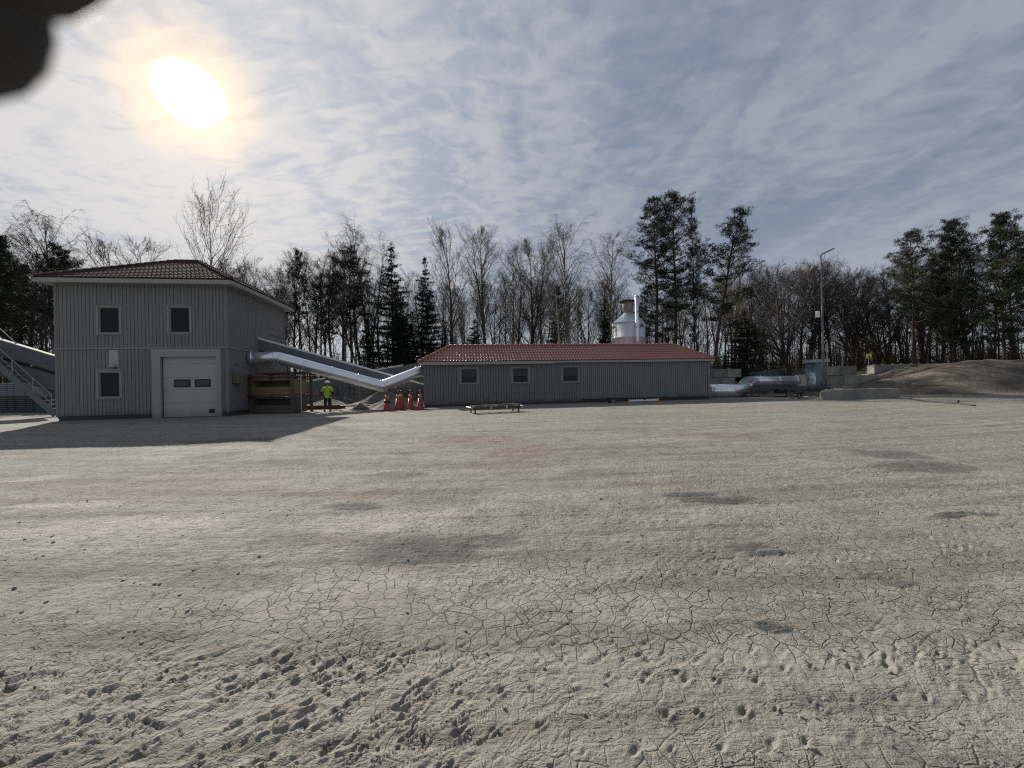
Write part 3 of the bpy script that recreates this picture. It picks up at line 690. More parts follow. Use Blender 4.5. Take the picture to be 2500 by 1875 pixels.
def stairs():
    A0 = at(136, 1014, 23.6); A1 = at(-70, 834, 22.0)
    b = thing('steel_staircase', 'steep grey steel staircase with tube handrails by the corner of the tall building', 'stairs', (A0.x, A0.y, 0)); o = Vector(b.location)
    p, q = A0-o, A1-o; p.z = max(p.z, .05)
    d = (q-p); back = Vector((.15, 1, 0)).normalized()*1.0
    for k in (0, 1):
        m = MB(); m.beam(p+back*k, q+back*k, .06, .30); m.build('stringer', M_CONVD if k else mat('staircase paint', (.12, .14, .16), .5), b)
    n = 17
    for i in range(n):
        c = p+d*((i+.6)/n); m = MB(); m.box((c.x-.14, c.y+.035, c.z-.02), (c.x+.14, c.y+.965, c.z+.02)); m.build('step', M_STEEL, b)
    for k in (0, 1):
        m = MB(); hr = Vector((0, 0, 1.05)); mr = Vector((0, 0, .55))
        m.tube([p+back*k+hr+d*.05, q+back*k+hr], .022, 6); m.tube([p+back*k+mr+d*.05, q+back*k+mr], .018, 6)
        for f in (.05, .28, .53, .78): m.tube([p+back*k+d*f, p+back*k+d*f+hr], .024, 6)
        m.build('handrail', M_STEEL, b)
stairs()

def pallets():
    M_BAG = [mat('pale wrapped bags', (.17, .18, .21), .5, var=.3, vscale=2), mat('dark wrapped bags', (.045, .05, .065), .5, var=.3, vscale=2)]
    rnd = random.Random(4)
    protos = []
    for v in range(2):
        t = thing('pallet_load', '', 'pallet', (0, 0, 0))
        m = MB()
        for k in range(3): m.box((-.6, -.6+k*.55, 0), (.6, -.5+k*.55, .1))
        for k in range(7): m.box((-.6+k*.18, -.6, .1005), (-.48+k*.18, .6, .125))
        m.build('wooden_pallet', M_OLDWOOD, t)
        m = MB(); z = .13
        for L in range(7):
            e = rnd.uniform(-.03, .03); h = .145
            for i in range(3):
                for j in range(2):
                    x0 = -.63+i*.42+e; y0 = -.62+j*.62
                    m.add([(x0+.02, y0+.02, z), (x0+.40, y0+.02, z), (x0+.40, y0+.60, z), (x0+.02, y0+.60, z),
                           (x0-.0, y0, z+h*.5), (x0+.42, y0, z+h*.5), (x0+.42, y0+.62, z+h*.5), (x0, y0+.62, z+h*.5),
                           (x0+.04, y0+.04, z+h), (x0+.38, y0+.04, z+h), (x0+.38, y0+.58, z+h), (x0+.04, y0+.58, z+h)],
                          [(0, 1, 5, 4), (1, 2, 6, 5), (2, 3, 7, 6), (3, 0, 4, 7), (4, 5, 9, 8), (5, 6, 10, 9), (6, 7, 11, 10), (7, 4, 8, 11), (8, 9, 10, 11)])
            z += h
        m.build('bag_stack', M_BAG[v], t, bevel=.012); protos.append(t)
    first = [True, True]; names = ['nearest the building corner', 'second from the building corner', 'third from the building corner', 'fourth from the building corner']
    for c in range(5):
        p = gnd(118-c*46, 1008)
        for r in range(2):
            v = 1-r
            t = protos[v] if first[v] else copy_tree(protos[v]); first[v] = False
            t.location = (p.x+rnd.uniform(-.05, .05), p.y+.6, r*1.17); t.rotation_euler = (0, 0, math.radians(6+rnd.uniform(-3, 3))); t.scale = (1.12, 1.1, 1.0)
            where = names[c] if c < 4 else 'farthest from the building corner'
            t['label'] = ('pale upper pallet of bags, ' if r else 'dark lower pallet of bags, ') + where
            t['group'] = 'pallets of stacked bags behind the staircase'
pallets()

# ------------------------------------------------------------------ rack with crates and clutter at the side wall
def rack():
    pl, pr = gnd(610, 1010), gnd(713, 1009.5)
    F = Frame((pl.x, pl.y, 0), math.degrees(math.atan2(pr.y-pl.y, pr.x-pl.x))); W = (pr-pl).length
    top = at(713, 911, pr.y).z; m1 = F.front(650, 966).z; m2 = F.front(650, 920).z
    t = thing('storage_rack', 'tall open timber and steel rack holding two wide crates beside the garage building', 'rack', F.o, F.a)
    for x in (0, W):
        for y in (0, 1.5):
            m = MB(); m.box((x-.07, y, 0), (x+.07, y+.12, top)); m.build('post', M_OLDWOOD, t)
    for z, mm in ((m1, M_RUST), (m2, M_RUST)):
        m = MB()
        for y in (-.01, 1.5): m.box((-.1, y-.05, z-.05), (W+.1, y-.0, z+.05))
        m.box((0, 0, z-.03), (W, 1.5, z+.03)); m.build('shelf', mm, t)
    m = MB(); rr = random.Random(2)
    for k in range(5): m.box((-.1+rr.random()*.5, .1+k*.28, top-.06+rr.random()*.1), (W-.2+rr.random()*.6, .3+k*.28, top+.02+rr.random()*.1))
    o = m.build('plank_pile', M_OLDWOOD); tag(o, 'loose dark planks laid on top of the storage rack', 'planks'); o.matrix_world = F.M
    for z0, H, mm, label in ((m1+.06, (m2-m1)*.80, M_NEWWOOD, 'tan plywood crate on the upper shelf of the rack'), (.06, m1-.18, M_OLDWOOD, 'grey weathered crate at the bottom of the rack')):
        c = thing('crate', label, 'crate', F.M @ Vector((W/2, .1, z0)), F.a)
        w = W/2-.14
        for k, (a, b) in enumerate(((.0, .24), (.26, .50))):
            m = MB(); m.box((-w, -.03, H*a), (w, .0, H*b)); m.build('board', mm, c)
        m = MB(); m.box((-w, -.03, H*.92), (w, .0, H)); m.box((-w-.04, -.04, 0), (-w, 1.2, H)); m.box((w, -.04, 0), (w+.04, 1.2, H))
        m.box((-w, 1.16, 0), (w, 1.2, H*.5)); m.box((-w, .001, -.03), (w, 1.15, -.0)); m.build('crate_frame', mm, c)
        m = MB(); m.box((-w+.001, .5, H*.5), (w-.001, .52, H*.91)); m.box((-w+.001, .03, H*.921), (w-.001, 1.15, H-.01)); m.build('crate_dark_panel', M_OLDWOOD, c)  # dark wood panels added to make the crate opening look dark
    # lean-to pole and line
    p = gnd(736, 1008); m = MB(); m.tube([(0, 0, 0), (0, 0, at(736, 914, p.y).z)], .04, 8)
    m.tube([(0, 0, at(736, 917, p.y).z), (1.6, .3, at(782, 917, p.y).z)], .012, 5)
    o = m.build('steel_pole', M_STEEL); o.location = (p.x, p.y, 0); tag(o, 'thin steel pole with a side bar standing right beside the storage rack', 'pole')
    # leaning planks, bucket, hose reel
    for (a, b, c, d, w, l) in ((588, 1005, 592, 962, .14, 'wide grey board leaning upright at the side wall'), (614, 1010, 592, 955, .07, 'long thin plank leaning slanted against the side wall'), (594, 1009, 586, 968, .1, 'short dark board leaning low at the side wall')):
        g = gnd(a, b); h = at(c, d, g.y+.25)
        m = MB(); m.beam((0, 0, 0), h-Vector((g.x, g.y, 0)), w, .03, (0, 1, 0)); o = m.build('plank', M_OLDWOOD); o.location = (g.x, g.y, .0); tag(o, l, 'plank')
    g = gnd(600, 1009); m = MB(); m.lathe([(.10, 0), (.14, .33), (.145, .34), (.12, .33)], 16)
    k = thing('bucket', 'pale plastic bucket standing between leaning planks and the rack', 'bucket', (g.x, g.y-.1, 0)); m.build('pail', M_DOOR, k, True)
    m = MB(); m.tube([(-.14, 0, .33), (-.1, -.12, .40), (.1, -.12, .40), (.14, 0, .33)], .008, 5); m.build('handle', M_STEEL, k)
    c = at(601, 955, 22.9); k = thing('hose_reel', 'red round hose reel hanging between the wall and the rack', 'hose reel', c, F1.a)
    m = MB(); m.tube([(0, -.1, 0), (0, .1, 0)], .16, 16); m.build('hub', M_RUST, k)
    for y in (-.12, .1):
        m = MB(); m.tube([(0, y, 0), (0, y+.02, 0)], .27, 20); m.build('flange', mat('red reel', (.30, .02, .02), .6), k)
rack()

# ------------------------------------------------------------------ cones
def cones():
    # px, base y, label
    L = [(942, 1004, 'traffic cone with a dark ring standing leftmost of the five'), (970, 1002, 'traffic cone second from the left, in front of another cone'), (978, 1000, 'traffic cone third from the left, standing slightly behind its neighbour'),
         (1000.5, 1001.5, 'traffic cone fourth from the left, alone in the gap'), (1024.5, 1000.8, 'traffic cone closest to the corner of the long low building')]
    H = 1.17
    t = thing('traffic_cone', '', 'traffic cone', group='red traffic cones by the long low building')
    m = MB(); m.box((-.27, -.27, 0), (.27, .27, .035)); m.build('base', M_RED, t, bevel=.015)
    m = MB(); m.lathe([(.215, .036), (.20, .10), (.115, .70)], 20); m.build('cone_body', M_RED, t, True)
    m = MB(); m.lathe([(.117, .70), (.085, .93)], 20); m.build('yellow_band', M_YEL, t, True)
    m = MB(); m.lathe([(.083, .93), (.055, 1.05), (.052, 1.10), (.065, 1.11), (.06, H), (.03, H+.01)], 16); m.build('tip', M_RED, t, True)
    for i, (px, py, l) in enumerate(L):
        c = t if i == 0 else copy_tree(t)
        g = gnd(px, py); c.location = (g.x, g.y+.2, 0); c.rotation_euler = (0, 0, .3*i); c['label'] = 'red ' + l
    for c in [o for o in bpy.data.objects if o.name == 'traffic_cone']:
        m = MB(); m.lathe([(.172, .52), (.178, .50), (.174, .60), (.163, .60)], 20); m.build('rubber_ring', M_BLACK, c, True)
cones()

# ------------------------------------------------------------------ low steel trestle and barrier in front of the long building
def trestle():
    a, b = gnd(1160, 1010.5), gnd(1266, 1005.5); F = Frame((a.x, a.y, 0), math.degrees(math.atan2(b.y-a.y, b.x-a.x))); W = (b-a).length
    t = thing('steel_trestle', 'low rusty steel trestle frame with short red legs on the ground before the building', 'trestle', F.o, F.a)
    z = .36
    for x in (0, W):
        for y in (0, .85):
            m = MB(); m.box((x-.035, y-.035, 0), (x+.035, y+.035, z-.16)); m.box((x-.06, y-.06, 0), (x+.06, y+.06, .012)); m.build('leg', M_RUST, t)
    for y in (0, .85):
        m = MB(); m.box((-.12, y-.03, z-.16), (W+.12, y+.03, z-.03)); m.build('side_rail', mat('dark rusty steel', (.06, .045, .035), .7, var=.4, vscale=8), t)
    for k in range(5):
        x = W*k/4; m = MB(); m.box((x-.04, -.028, z-.029), (x+.04, .878, z-.0)); m.build('cross_bar', M_OLDWOOD, t)
    for x in (.36*W, .72*W):
        m = MB(); m.box((x-.045, -.045, z-.15), (x+.045, -.031, z-.03)); m.build('bracket', M_STEEL, t)
    for x in (-.2, W+.2):
        m = MB(); m.tube([(x, -.05, z-.06), (x, .9, z-.06)], .035, 10); m.tube([(x, -.08, z-.06), (x, -.05, z-.06)], .055, 10); m.build('roller', M_STEEL, t)
    m = MB(); m.beam((-.15, .25, z+.02), (W+.3, .45, z+.035), .12, .03); m.beam((0, .55, z+.02), (W+.15, .62, z+.03), .1, .03); o = m.build('steel_bar', M_OLDWOOD, t)
    a, b = gnd(1535, 985), gnd(1608, 982); F = Frame((a.x, a.y, 0), math.degrees(math.atan2(b.y-a.y, b.x-a.x))); W = (b-a).length
    t = thing('low_barrier', 'low white bar with small orange feet lying along the building wall', 'barrier', F.o, F.a)
    m = MB(); m.box((0, -.03, .12), (W, .03, .24)); m.build('rail', M_WHITE, t)
    for x in (.02, W-.02):
        m = MB(); m.box((x-.05, -.2, 0), (x+.05, .2, .05)); m.box((x-.04, -.035, .05), (x+.04, .035, .30)); m.build('foot', M_ORANGE, t)
    m = MB(); m.box((W*.48, -.04, .2), (W*.55, .04, .32)); m.build('clamp', M_BLACK, t)
    g = gnd(1496, 984); t = thing('pump_box', 'small dark box with a pale plate at the foot of the long wall', 'box', (g.x, g.y, 0), F2.a)
    m = MB(); m.box((-.22, 0, 0), (.22, .3, .33)); m.box((-.28, -.02, .30), (.28, .32, .36)); m.build('box_body', M_BLACK, t)
    m = MB(); m.box((-.1, -.015, .03), (.16, -.002, .22)); m.build('plate', M_CONCD, t)
    # flat cable, drain strip
trestle()

# ------------------------------------------------------------------ piles, planks and dark wall between the buildings
M_HEAP = mat('grey gravel heap', (.15, .138, .118), .95, var=.3, vscale=3, bump=.03, bscale=14)
def heap(name, label, c, rx, ry, h, seed, m=None, rot=0.0, n=46, p=1.25):
    xs = np.linspace(-1, 1, n); X, Y = np.meshgrid(xs, xs); r = np.sqrt(X*X+Y*Y)
    a = np.arctan2(Y, X); edge = 1+.12*np.sin(a*3+seed)+.07*np.sin(a*7+2*seed); q = np.clip(1-r/edge/.97, 0, 1)
    Z = h*(q**p) + (fbm(X*1.5+seed, Y*1.5, 3, 4, seed)-.47)*.16*h*np.minimum(q*3, 1) - .03
    mb = MB(); mb.v = [(float(x*rx), float(y*ry), float(z)) for x, y, z in zip(X.ravel(), Y.ravel(), Z.ravel())]
    mb.f = [(i*n+j, i*n+j+1, (i+1)*n+j+1, (i+1)*n+j) for i in range(n-1) for j in range(n-1)]
    o = mb.build(name, m or M_SAND, None, True); o.location = (c[0], c[1], 0); o.rotation_euler = (0, 0, rot); return tag(o, label, 'sand pile')
g = gnd(869, 1003); heap('sand_heap', 'small pointed heap of sand on the ground left of the cones', (g.x, g.y+.7), .85, .8, .50, 2)
g = gnd(930, 999); heap('sand_heap', 'tall grey sand heap directly behind the cones', (g.x+.3, g.y+1.6), 1.9, 1.6, .95, 5, M_HEAP)
g = gnd(905, 988); heap('sand_heap', 'long sloping gravel heap rising under the bend of the duct', (g.x+.4, g.y+1.9), 3.0, 1.8, 1.35, 8, M_HEAP)
g = gnd(786, 990); heap('sand_heap', 'flat sand heap behind the person in the yellow jacket', (g.x, g.y+1.2), 2.0, 1.4, .62, 11, M_HEAP)

def block_mesh(L=1.6, D=.8, H=.8, lugs=True):
    m = MB(); b = .03
    m.box((0, 0, 0), (L-.03, D, H-.022))
    for k in range(int(L/.8)): m.lathe([(.13, H-.013), (.11, H+.06)], 10, (.4+k*.8, D/2, 0)) if lugs else None
    me = bpy.data.meshes.new('concrete_block'); me.from_pydata(m.v, [], m.f); return me
def block_wall(o, deg, rows, H, L, D, label_fn, group, mt, seed=0, lugs_top=True, jit=.05):
    """individual stacked concrete blocks; rows = list of (start, n) along the wall from the bottom up"""
    F = Frame(o, deg); me = {k: block_mesh(L, D, H, k) for k in (True, False)}
    for v in me.values(): v.materials.append(mt)
    rr = random.Random(seed); N = len(rows)
    for r, (s, n) in enumerate(rows):
        for i in range(n):
            b = bpy.data.objects.new('concrete_block', me[r == N-1 and lugs_top]); COL.objects.link(b)
            bv = b.modifiers.new('bevel', 'BEVEL'); bv.width = .045; bv.segments = 2; bv.limit_method = 'ANGLE'
            b.location = F.M @ Vector((s+i*L, rr.uniform(-jit, jit), r*H)); b.rotation_euler = (0, 0, F.a+rr.uniform(-.008, .008))
            tag(b, label_fn(r, i, n, N), 'concrete block', group)
ORD = ['first', 'second', 'third', 'fourth', 'fifth', 'sixth', 'seventh', 'eighth', 'ninth', 'tenth', 'eleventh', 'twelfth', 'thirteenth', 'fourteenth', 'fifteenth']
def rown(r, N): return 'bottom' if r == 0 else ('top' if r == N-1 else ('middle' if N < 4 else ORD[r]))
g0, g1 = at(770, 960, 33.5), at(1040, 960, 33.5)
block_wall((g0.x-3.5, 35.4, 0), 4, [(0, 10), (-.4, 10), (0, 8)], .72, 1.6, .8, lambda r, i, n, N: f'dark block behind the sand heaps, {rown(r, N)} row, {ORD[i]} from the rack', 'dark concrete blocks behind the sand heaps', M_CONCD, 3, False)
p = gnd(782, 1000); m = MB(); m.beam((-1.1, 0, .14), (1.1, .1, .14), .25, .26); m.beam((-1.0, .3, .1), (1.3, .45, .1), .2, .2)
o = m.build('timber_beam', M_OLDWOOD); o.location = (p.x, p.y+.3, 0); tag(o, 'dark squared timbers lying on the ground behind the person', 'timber')
a, b = at(838, 968, 30), at(868, 982, 30); m = MB(); m.beam((0, 0, 0), b-a, .05, .05); o = m.build('metal_rod', M_STEEL); o.location = a; tag(o, 'thin slanted rod sticking out of the sand heap area', 'rod')
a = gnd(879, 985); m = MB(); m.tube([(0, 0, 0), (0, 0, at(879, 943, a.y).z)], .035, 8); o = m.build('support_post', M_STEEL); o.location = a; tag(o, 'thin upright steel post under the middle of the long conveyor', 'post')
# hopper at the end of the far conveyor
c = at(1006, 900, 33.8); t = thing('feed_hopper', 'grey open steel hopper at the upper end of the far conveyor', 'hopper', (c.x, c.y, 0))
m = MB(); z1, z0 = at(1006, 886, 33.8).z, at(1006, 915, 33.8).z
m.add([(-.45, -.45, z0), (.45, -.45, z0), (.45, .45, z0), (-.45, .45, z0), (-.95, -.8, z1-.35), (.9, -.8, z1), (.9, .8, z1), (-.95, .8, z1-.35)], [(0, 1, 5, 4), (1, 2, 6, 5), (2, 3, 7, 6), (3, 0, 4, 7), (3, 2, 1, 0)])
m.build('bin', mat('grey hopper', (.16, .18, .17), .6, var=.2), t)
for x in (-.4, .4):
    for y in (-.4, .4):
        m = MB(); m.box((x-.05, y-.05, 0), (x+.05, y+.05, z0+.2)); m.build('leg', M_CONVD, t)

# ------------------------------------------------------------------ silo and flue
def silo():
    Y = 36.0; c = at(1535, 860, Y); R = 38.3*Y/FPX
    zc = at(1535, 790.5, Y).z; zt = at(1535, 765, Y).z; zh = at(1535, 737, Y).z
    t = thing('steel_silo', 'pale round steel silo with cone top and black letters behind the red roof', 'silo', (c.x, Y, 0))
    zs = at(1535, 826, Y).z
    m = MB(); m.lathe([(R, 1.2), (R, zs-.02), (R+.02, zs-.01), (R+.02, zs+.03), (R, zs+.04), (R, zc)], 48); b = m.build('silo_body', M_SILO, t, True)
    for k in range(8):
        a = k*math.pi/4+.42; m = MB(); m.tube([(R*math.cos(a), R*math.sin(a), 1.3), (R*math.cos(a), R*math.sin(a), zc)], .03, 6); m.build('rib', M_SILO, t)
    m = MB(); m.lathe([(R+.05, zc), (R+.05, zc+.05), (.36, zt), (.34, zt+.02)], 28); m.build('cone_roof', M_SILOC, t)
    m = MB(); m.lathe([(.30, zt-.02), (.50, zt+(zh-zt)*.5), (.54, zh)], 20); m.build('filter_bag', M_HOPBEIGE, t, True)
    m = MB(); m.lathe([(.74, zh), (.76, zh+.06), (.3, zh+.14), (.05, zh+.15)], 20); m.build('cap', M_BLACK, t)
    for a in (.7, 2.4, 3.9, 5.5):
        m = MB(); m.box((R*math.cos(a)*.8-.08, R*math.sin(a)*.8-.08, 0), (R*math.cos(a)*.8+.08, R*math.sin(a)*.8+.08, 1.4)); m.build('leg', M_STEEL, t)
    # letters round the shell
    def text(s, ang_end):
        cu = bpy.data.curves.new('t', 'FONT'); cu.body = s; cu.size = .40; cu.offset = .022; cu.resolution_u = 3
        ob = bpy.data.objects.new('t', cu); COL.objects.link(ob); dg = bpy.context.evaluated_depsgraph_get()
        me = bpy.data.meshes.new_from_object(ob.evaluated_get(dg)); bpy.data.objects.remove(ob)
        xs = [v.co.x for v in me.vertices]; w = max(xs)-min(xs); k = 1.16/w; x0 = min(xs)
        for v in me.vertices:
            a = ang_end - (1.16-(v.co.x-x0)*k)/R; v.co = Vector(((R+.012)*math.sin(a), -(R+.012)*math.cos(a), zc-.48+v.co.y))
        me.materials.clear(); me.materials.append(M_BLACK); o = bpy.data.objects.new('lettering', me); COL.objects.link(o); o.parent = t
    view = math.atan2(c.x, Y)
    text('HAFA', math.radians(-43)-view); text('HAFA', math.radians(68)-view)
    # flue beside it
    g = at(1557, 860, 34.2); z = at(1555, 721, 34.2).z
    f = thing('flue_pipe', 'tall narrow metal flue pipe standing in front of the silo', 'flue', (g.x, g.y, 0))
    m = MB(); m.tube([(0, 0, 2.0), (0, 0, z)], .155, 16); m.build('pipe', M_SILOC, f, True)
    for k in range(4):
        zz = z-.15-k*1.35; m = MB(); m.tube([(0, 0, zz), (0, 0, zz+.05)], .175, 16); m.build('pipe_collar', M_STEEL, f, True)
    m = MB(); m.tube([(0, 0, 0), (0, 0, 2.05)], .06, 8); m.tube([(-.1, 0, 0), (-.1, .0, 3.6)], .03, 8); m.build('stand', M_STEEL, f)
    m = MB(); m.tube([(0, 0, z-1.7), (-.35, 0, z-1.62)], .03, 6); m.build('bracket', M_STEEL, f)
silo()

# ------------------------------------------------------------------ right side: platform, hopper, lamp, block walls, mound
def right_side():
    a, b = gnd(1845, 970), gnd(2010, 970); F = Frame((a.x, a.y, 0), math.degrees(math.atan2(b.y-a.y, b.x-a.x))); W = (b-a).length+.4; z = .72
    t = thing('low_platform', 'low dark platform covered with black tarpaulin on concrete supports', 'platform', F.o, F.a)
    m = MB(); m.box((-.3, 0, z-.08), (W, 2.6, z)); m.build('deck', M_CONCD, t)
    n = 60; mb = MB(); rr = random.Random(5)
    for i in range(n+1):
        x = -.35+(W+.4)*i/n; hem = .22+.32*(math.sin(i*.21)+.6*math.sin(i*.53+1)+.4*math.sin(i*1.27))*.5+rr.uniform(0, .08); hem = max(.12, min(.62, hem))
        dz = .02*math.sin(i*1.3)
        for (y, zz) in ((2.5, z+.03), (.3, z+.05+dz), (-.04, z+.03+dz), (-.08-.03*math.sin(i*1.7), z-hem*.5), (-.06-.05*math.sin(i*1.1), z-hem)): mb.v.append((x, y, zz))
    for i in range(n):
        for j in range(4): q = i*5+j; mb.f.append((q, q+5, q+6, q+1))
    mb.build('tarpaulin', M_TARP, t, True)
    for x, w in ((.3, .9), (2.0, .45), (2.9, 1.3), (4.9, .4)):
        m = MB(); m.box((x, .12, 0), (x+w, 1.2, z-.081)); m.build('support', M_CONC, t, bevel=.02)
    g = F.M @ Vector((3.98, -.0, 0)); k = thing('crate', 'small orange crate tucked under the edge of the dark platform', 'crate', g, F.a)
    m = MB(); m.box((0, 0, 0), (.42, .4, .40)); m.build('crate_body', M_ORANGE, k, bevel=.02); m = MB(); m.box((-.02, -.02, .401), (.44, .42, .44)); m.build('lid', M_BOXB, k)
    # beige end board of the duct
    c = at(1948, 942, 35.1); d = at(1983, 942, 35.1); zt = at(1965, 914, 35.1).z
    m = MB(); m.add([(0, 0, c.z), (d.x-c.x, 0, c.z), (d.x-c.x-.12, .05, zt), (-.02, .05, zt-.03), (0, .08, c.z), (d.x-c.x, .08, c.z), (d.x-c.x-.12, .13, zt), (-.02, .13, zt-.03)],
                    [(0, 1, 2, 3), (7, 6, 5, 4), (0, 4, 5, 1), (1, 5, 6, 2), (2, 6, 7, 3), (3, 7, 4, 0)])
    o = m.build('beige_board', M_BEIGE); o.location = (c.x, c.y, 0); tag(o, 'plain beige board leaning upright at the open end of the thick duct', 'board')
    # blue grey hopper
    c = at(1994, 941, 30.4); t = thing('tipping_hopper', 'weathered blue grey steel hopper standing on the platform by the lamp pole', 'hopper', (c.x, c.y, z+.03))
    H = at(1998, 878, 30.4).z-z-.03; w0, w1 = .40, .58
    m = MB(); m.add([(-w0, -.4, .0), (w0+.02, -.4, .0), (w0+.02, .5, 0), (-w0, .5, 0), (-w0-.05, -.5, H*.88), (w0+.02, -.5, H*.88), (w0+.02, .6, H*.88), (-w0-.05, .6, H*.88)],
                    [(0, 1, 5, 4), (1, 2, 6, 5), (2, 3, 7, 6), (3, 0, 4, 7), (3, 2, 1, 0), (4, 5, 6, 7)])
    m.build('hopper_body', M_BLUEG, t, bevel=.02)
    m = MB(); m.box((-w1, -.6, H*.881), (w1, .7, H)); m.build('rim', mat('pale hopper rim', (.28, .34, .36), .6, var=.25), t, bevel=.02)
    for x in (-w0-.02, .12, w0):
        m = MB(); m.beam((x, -.43, .05), (x, -.53, H*.87), .06, .06, (0, 1, 0)); m.build('rib', M_BLUEG, t)
    # street lamp
    c = gnd(2012, 967); c = at(2011, 940, 29.3); zt = at(2003, 622, 29.3).z
    t = thing('street_lamp', 'tall slim grey street lamp with angled head rising before the bare trees', 'street lamp', (c.x, c.y, 0))
    m = MB(); m.tube([(0, 0, 0), (0, 0, 3.2), (.0, 0, 3.3), (0, 0, zt)], [.095, .09, .075, .04], 12); m.build('pole', mat('dull lamp pole', (.15, .165, .175), .8, spec=.2, var=.2), t, True)
    m = MB(); m.tube([(0, 0, zt-.05), (.1, -.05, zt+.1)], .04, 8); m.build('arm', M_STEEL, t)
    h = MB(); p, q = Vector((.05, -.03, zt+.04)), Vector((.78, -.25, zt+.36)); h.beam(p, q, .26, .10); h.build('lamp_head', mat('lamp housing', (.25, .26, .27), .4), t, bevel=.02)
    zc = at(1995, 768, 29.3).z
    m = MB(); m.tube([(0, 0, zc-.15), (-.5, -.05, zc-.15)], .02, 6); m.build('bracket', M_STEEL, t)
    m = MB(); m.box((-.55, -.2, zc-.24), (-.33, .0, zc+.24)); m.build('antenna_box', M_WHITE, t, bevel=.02)
    # red and white marker
    c = gnd(1834, 970); zt = at(1834, 930, c.y).z
    t = thing('marker_post', 'red and white marker post on a black foot beside the duct elbow', 'marker post', (c.x, c.y, 0))
    m = MB(); m.box((-.28, -.2, 0), (.28, .2, .08)); m.build('foot', M_BLACK, t, bevel=.02)
    for k, (z0, z1, mm) in enumerate(((.08, zt*.70, M_RED), (zt*.70, zt*.88, M_WHITE), (zt*.88, zt, M_RED))):
        m = MB(); m.box((-.09, -.02, z0), (.09, .02, z1-.001)); m.build('panel', mm, t)
    m = MB(); m.tube([(.0, .03, .05), (0, .03, zt+.02)], .025, 8); m.build('stem', M_RUST, t)
    # yellow sign
    c = at(2122, 900, 37); z0, z1 = at(2122, 874, 37).z, at(2122, 863.5, 37).z
    t = thing('yellow_sign', 'small yellow rectangular sign on a thin post behind the block wall', 'sign', (c.x, c.y, 0))
    m = MB(); m.tube([(0, 0.03, 0), (0, .03, z1-.05)], .03, 8); m.build('post', M_STEEL, t)
    m = MB(); m.box((-.27, 0, z0), (.27, .012, z1)); m.build('panel', mat('yellow sign', (.62, .58, .08), .5), t)
    m = MB(); m.box((-.06, -.004, z0+.02), (.12, -.0005, z0+.12)); m.add([(-.1, -.004, z0+.12), (.16, -.004, z0+.12), (.03, -.004, z0+.2)], [(0, 1, 2)]); m.build('symbol', M_BLACK, t)
    # block walls
    A0, A1 = at(1737, 925, 37.5), at(1808, 925, 37.5)
    LA = lambda r, i, n, N: f'block behind the duct elbow, {rown(r, N)} row, {ORD[i]} from the red roof'
    block_wall((A0.x-1.4, 37.3, 0), 3, [(0, 3), (-.5, 3), (.1, 3)], .83, 1.42, .8, LA, 'concrete blocks behind the thick duct', M_CONC, 6)
    LB = lambda r, i, n, N: f'dark block in the far wall, {rown(r, N)} row, {ORD[i]} from the duct elbow'
    block_wall((A1.x+1.4, 41.4, 0), 0, [(0, 6), (.6, 6), (0, 6)], .83, 1.9, .8, LB, 'dark concrete blocks in the long back wall', M_CONCD, 7, False)
    B0 = at(2013, 925, 34.0)
    LC = lambda r, i, n, N: f'pale block beside the lamp pole, {rown(r, N)} row, {ORD[i]} from the pole'
    block_wall((B0.x, 34.0, 0), 2, [(0, 4), (.3, 3), (-.1, 2)], .81, 1.52, .8, LC, 'pale concrete blocks beside the lamp pole', M_CONC, 8)
    C0 = at(2134, 925, 36.5)
    LD = lambda r, i, n, N: f'grey block at the sand bank, {rown(r, N)} row, {ORD[i]} from the yellow sign'
    block_wall((C0.x, 36.4, 0), 1, [(-1, 9), (-.6, 9), (0, 9)], .86, 1.75, .8, LD, 'concrete blocks half buried by the sand bank', M_CONC, 9)
    # low row of two long blocks in front
    a, b = gnd(2024, 976), gnd(2197, 971); F = Frame((a.x, a.y, 0), math.degrees(math.atan2(b.y-a.y, b.x-a.x))); W = (b-a).length
    for k, (x0, x1, l) in enumerate(((0, W*.53, 'long low concrete kerb block with a broken end beside the platform'), (W*.535, W, 'long low concrete kerb block nearest the sand bank'))):
        n = 22; mb = MB(); rr = random.Random(k+3)
        for i in range(n+1):
            x = x0+(x1-x0)*i/n; e = rr.uniform(-.012, .012); zz = .64+rr.uniform(-.008, .012); s = .0
            if k == 0 and i < 3: zz -= (3-i)*.07*rr.uniform(.6, 1.2); s = (3-i)*.05
            for (y, z_) in ((0+e+s, 0), (e+s, zz-.04), (.05+e+s, zz), (.6, zz), (.65, zz-.04), (.65, 0)): mb.v.append((x, y, z_))
        for i in range(n):
            for j in range(5): q = i*6+j; mb.f.append((q, q+6, q+7, q+1))
        mb.f.append(tuple(range(6))[::-1]); mb.f.append(tuple(n*6+j for j in range(6)))
        o = mb.build('kerb_block', M_CONC); o.location = F.o; o.rotation_euler = (0, 0, F.a); tag(o, l, 'concrete block')
    # rubble at the broken end
    rr = random.Random(31); G = gnd(2000, 973)
    base = None
